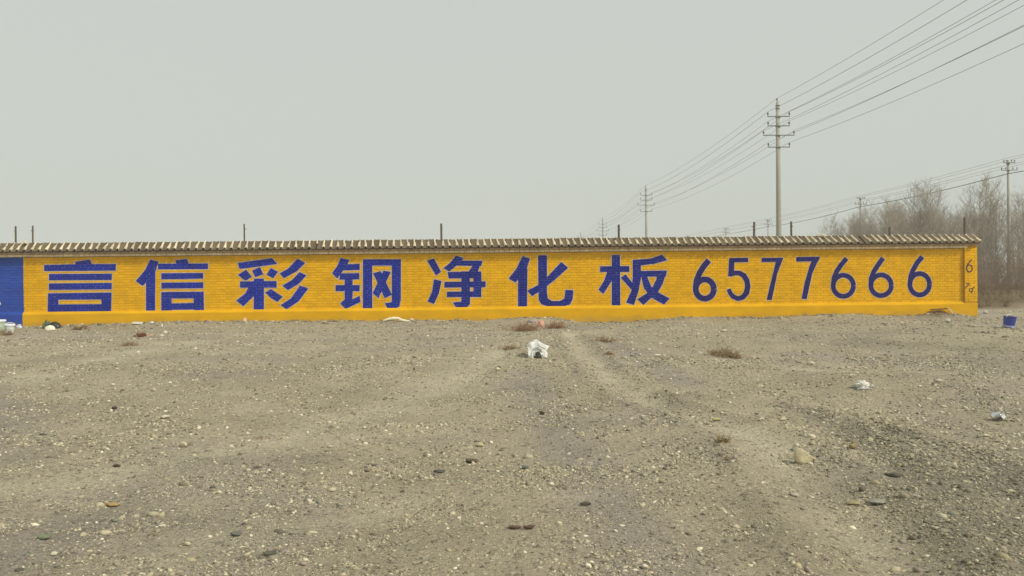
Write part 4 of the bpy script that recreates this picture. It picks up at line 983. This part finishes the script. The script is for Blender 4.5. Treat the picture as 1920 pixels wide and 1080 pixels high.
# foam slab
p = onground(259, 608); k = p.y/F; o = MB().box((-9*k, -.05, 0), (8*k, .05, 3.6*k)).add([], []).build('foam_slab', mat('white_foam', (.8, .78, .66), noise=[(20, .08)]), None, (p.x, p.y, p.z+.01)); o.rotation_euler = (0, .06, .1); tag(o, 'small white foam slab at the wall foot left of the second character', 'foam slab')
# pinkish cloth and debris
p = onground(262, 631); k = p.y/F; root = empty('torn_sack', p); tag(root, 'torn pinkish brown sack lying on the dirt below the second character', 'sack')
MP = mat('pink_brown_sack', lin(150,112,90), noise=[(12, .25)])
link('sack_body', crumple('sack_body', 34*k, .3, 9*k, 15, MP, .9), root, (0, .05, 0))
link('sack_fold', crumple('sack_fold', 14*k, .2, 7*k, 16, mat('red_brown_fold', lin(108,66,52), noise=[(12, .25)]), .7), root, (8*k, -.04, 1*k))
link('sack_tail', crumple('sack_tail', 24*k, .18, 5*k, 17, mat('pale_pink_fold', lin(190,160,132), noise=[(12, .2)]), .9), root, (20*k, 0, 0), (0, .15, -.2))
# green and black bag with a white foam lump
p = onground(92, 617); k = p.y/F; root = empty('rubbish_bag', p); tag(root, 'dark green and black rubbish bag slumped below the first character', 'rubbish bag')
link('bag_body', crumple('bag_body', 30*k, .3, 16*k, 25, mat('black_film', lin(44,42,34), rough=.4, spec=.5, noise=[(12, .3)]), .7), root, (5*k, .12, 0))
link('bag_flap', crumple('bag_flap', 16*k, .2, 18*k, 26, mat('green_film', lin(92,108,84), rough=.5, noise=[(12, .2)]), .9), root, (-10*k, .12, 2*k))
p = onground(94, 618.5); o = link('foam_lump', crumple('foam_lump', 19*k, .18, 9*k, 27, mat('foam_cream', (.8, .78, .62), noise=[(12, .06)]), .15), None, p); tag(o, 'rounded cream foam lump lying against the dark rubbish bag', 'foam lump')
# small rubble heap
p = onground(150, 618); k = p.y/F; root = empty('rubble_heap', p); tag(root, 'small heap of broken brick rubble at the wall foot below the first character', 'rubble')
for i_, (dx, dz, sz, c) in enumerate(((-8, 0, 9, (140,118,92)), (0, 4, 10, (176,160,120)), (7, 1, 10, (120,104,84)), (3, 8, 6, (190,176,140)), (-3, 0, 7, (104,92,72)), (11, 6, 6, (160,128,100)))):
    link('rubble_piece', rock_mesh('rubble_piece', sz*k*.6, sz*k*.5, sz*k*.45, 60+i_, stonemat(c)), root, (dx*k, random.uniform(-.05, .05), dz*k+.02), (0, 0, i_))
# buckets
def bucket(px, py, wpx, hpx, lab, mbody, lid, seed, tilt=0, handle=False, rim=None):
    p = onground(px, py); k = p.y/F; Rr, H = wpx*k/2, hpx*k; root = empty('bucket', p); root.rotation_euler = (tilt, tilt*.5, seed); tag(root, lab, 'bucket')
    t_ = .004; prof_ = [(0, .004), (Rr*.80, .004), (Rr*.82, .0), (Rr*.97, H*.93), (Rr*1.03, H*.93), (Rr*1.03, H), (Rr*.98, H), (Rr*.95, H*.9), (Rr*.79, .012), (0, .012)]
    MB().lathe(prof_, 22).build('bucket_body', mbody, root, smooth=False)
    if rim: MB().lathe([(Rr*.835, H*.04), (Rr*.87, H*.04), (Rr*.89, H*.2), (Rr*.855, H*.2)], 22).build('pale_band', rim, root)
    if lid: MB().lathe([(0, H*1.03), (Rr*.9, H*1.04), (Rr*1.08, H*1.02), (Rr*1.1, H*.86), (Rr*1.05, H*.86), (Rr*1.05, H*1.005), (0, H*1.01)], 22).build('lid', lid, root)
    if handle:
        a_ = [(Rr*1.04*math.cos(q), .0, H*.92+Rr*.55*math.sin(q)) for q in [math.pi*i/10 for i in range(11)]]
        MB().tube(a_, .006, 5).build('handle', M_PLA, root)
    return root
M_PG = mat('green_white_bucket', (.45, .55, .42), rough=.5, noise=[(9, .15)]); M_BL = mat('blue_bucket', (.035, .06, .34), rough=.4, spec=.4, noise=[(12, .15)])
M_PL = mat('pale_plastic', (.62, .68, .62), rough=.5, noise=[(14, .15)]); M_LID = mat('lid_white', (.82, .85, .9), rough=.5)
bucket(-2, 620, 22, 20, 'large pale green bucket with a white lid at the left edge', M_PG, M_LID, .3)
bucket(17.5, 624, 17, 16, 'small white bucket with a flat lid and a handle, right of the large one', M_PL, M_LID, .9, .05, True)
bucket(1891, 614, 22, 21, 'blue bucket standing on the ground right of the wall end', M_BL, None, .5, .12, True, mat('scuffed_pale_blue', (.4, .42, .62), noise=[(20, .2)]))
# can
p = onground(1871, 788); k = p.y/F; root = empty('tin_can', (p.x, p.y, p.z+8*k)); root.rotation_euler = (R(68), 0, R(35)); tag(root, 'shiny silver tin can lying on its side near the right edge', 'tin can')
M_TIN = mat('tin', (.8, .8, .82), rough=.25, metal=1, noise=[(20, .1)])
MB().lathe([(7*k, -9*k), (8*k, -8.6*k), (8*k, -3*k), (7.8*k, -2.6*k), (8*k, -2.2*k), (8*k, 8.6*k), (8.4*k, 9*k), (7.8*k, 9*k), (7.5*k, -8*k), (0, -8*k)], 22).build('can_body', M_TIN, root, smooth=True)
MB().lathe([(0, -9*k), (7*k, -9*k), (7*k, -8.8*k), (0, -8.8*k)], 22).build('can_base', M_TIN, root)
# broken board at the wall foot
s_, z_ = wl(1766, 579, -.14); q = WO + WU*s_ + WN*-.14
root = empty('broken_board', (q.x, q.y, z_), WANG); tag(root, 'broken brown board propped at the wall foot near the end pillar', 'board')
M_WD = mat('weathered_wood', lin(104,82,56), noise=[(20, .3)], bump=(50, .01)); M_WP = mat('pale_split_wood', lin(214,196,158), noise=[(20, .15)])
o = MB().box((-.27, -.03, -.015), (.13, .05, .008)).build('board', M_WD, root); o.rotation_euler = (0, -.06, 0)
o = MB().box((-.035, -.03, -.20), (.0, -.008, 0.02)).build('split_slat', M_WP, root, (.16, -.02, .02)); o.rotation_euler = (0, -.75, 0)
link('board_stub', crumple('board_stub', .36, .12, .10, 44, M_WD, .8), root, (-.03, .02, -.13))

# ------------------------------------------------------------------ haze
hz = MB().box((-830, -830, -2), (830, 830, 13.5)).build('haze', None)
hz.data.materials.clear(); M = bpy.data.materials.new('haze'); M.use_nodes = True; t = M.node_tree; t.nodes.clear()
ou = nd(t, 'ShaderNodeOutputMaterial'); pv = nd(t, 'ShaderNodeVolumePrincipled'); pv.inputs['Color'].default_value = (.95, .965, .95, 1); pv.inputs['Density'].default_value = .0021; pv.inputs['Anisotropy'].default_value = 0
t.links.new(pv.outputs[0], ou.inputs['Volume']); hz.data.materials.append(M)
tag(hz, 'pale dusty haze hanging over the whole site', 'haze', kind='stuff')
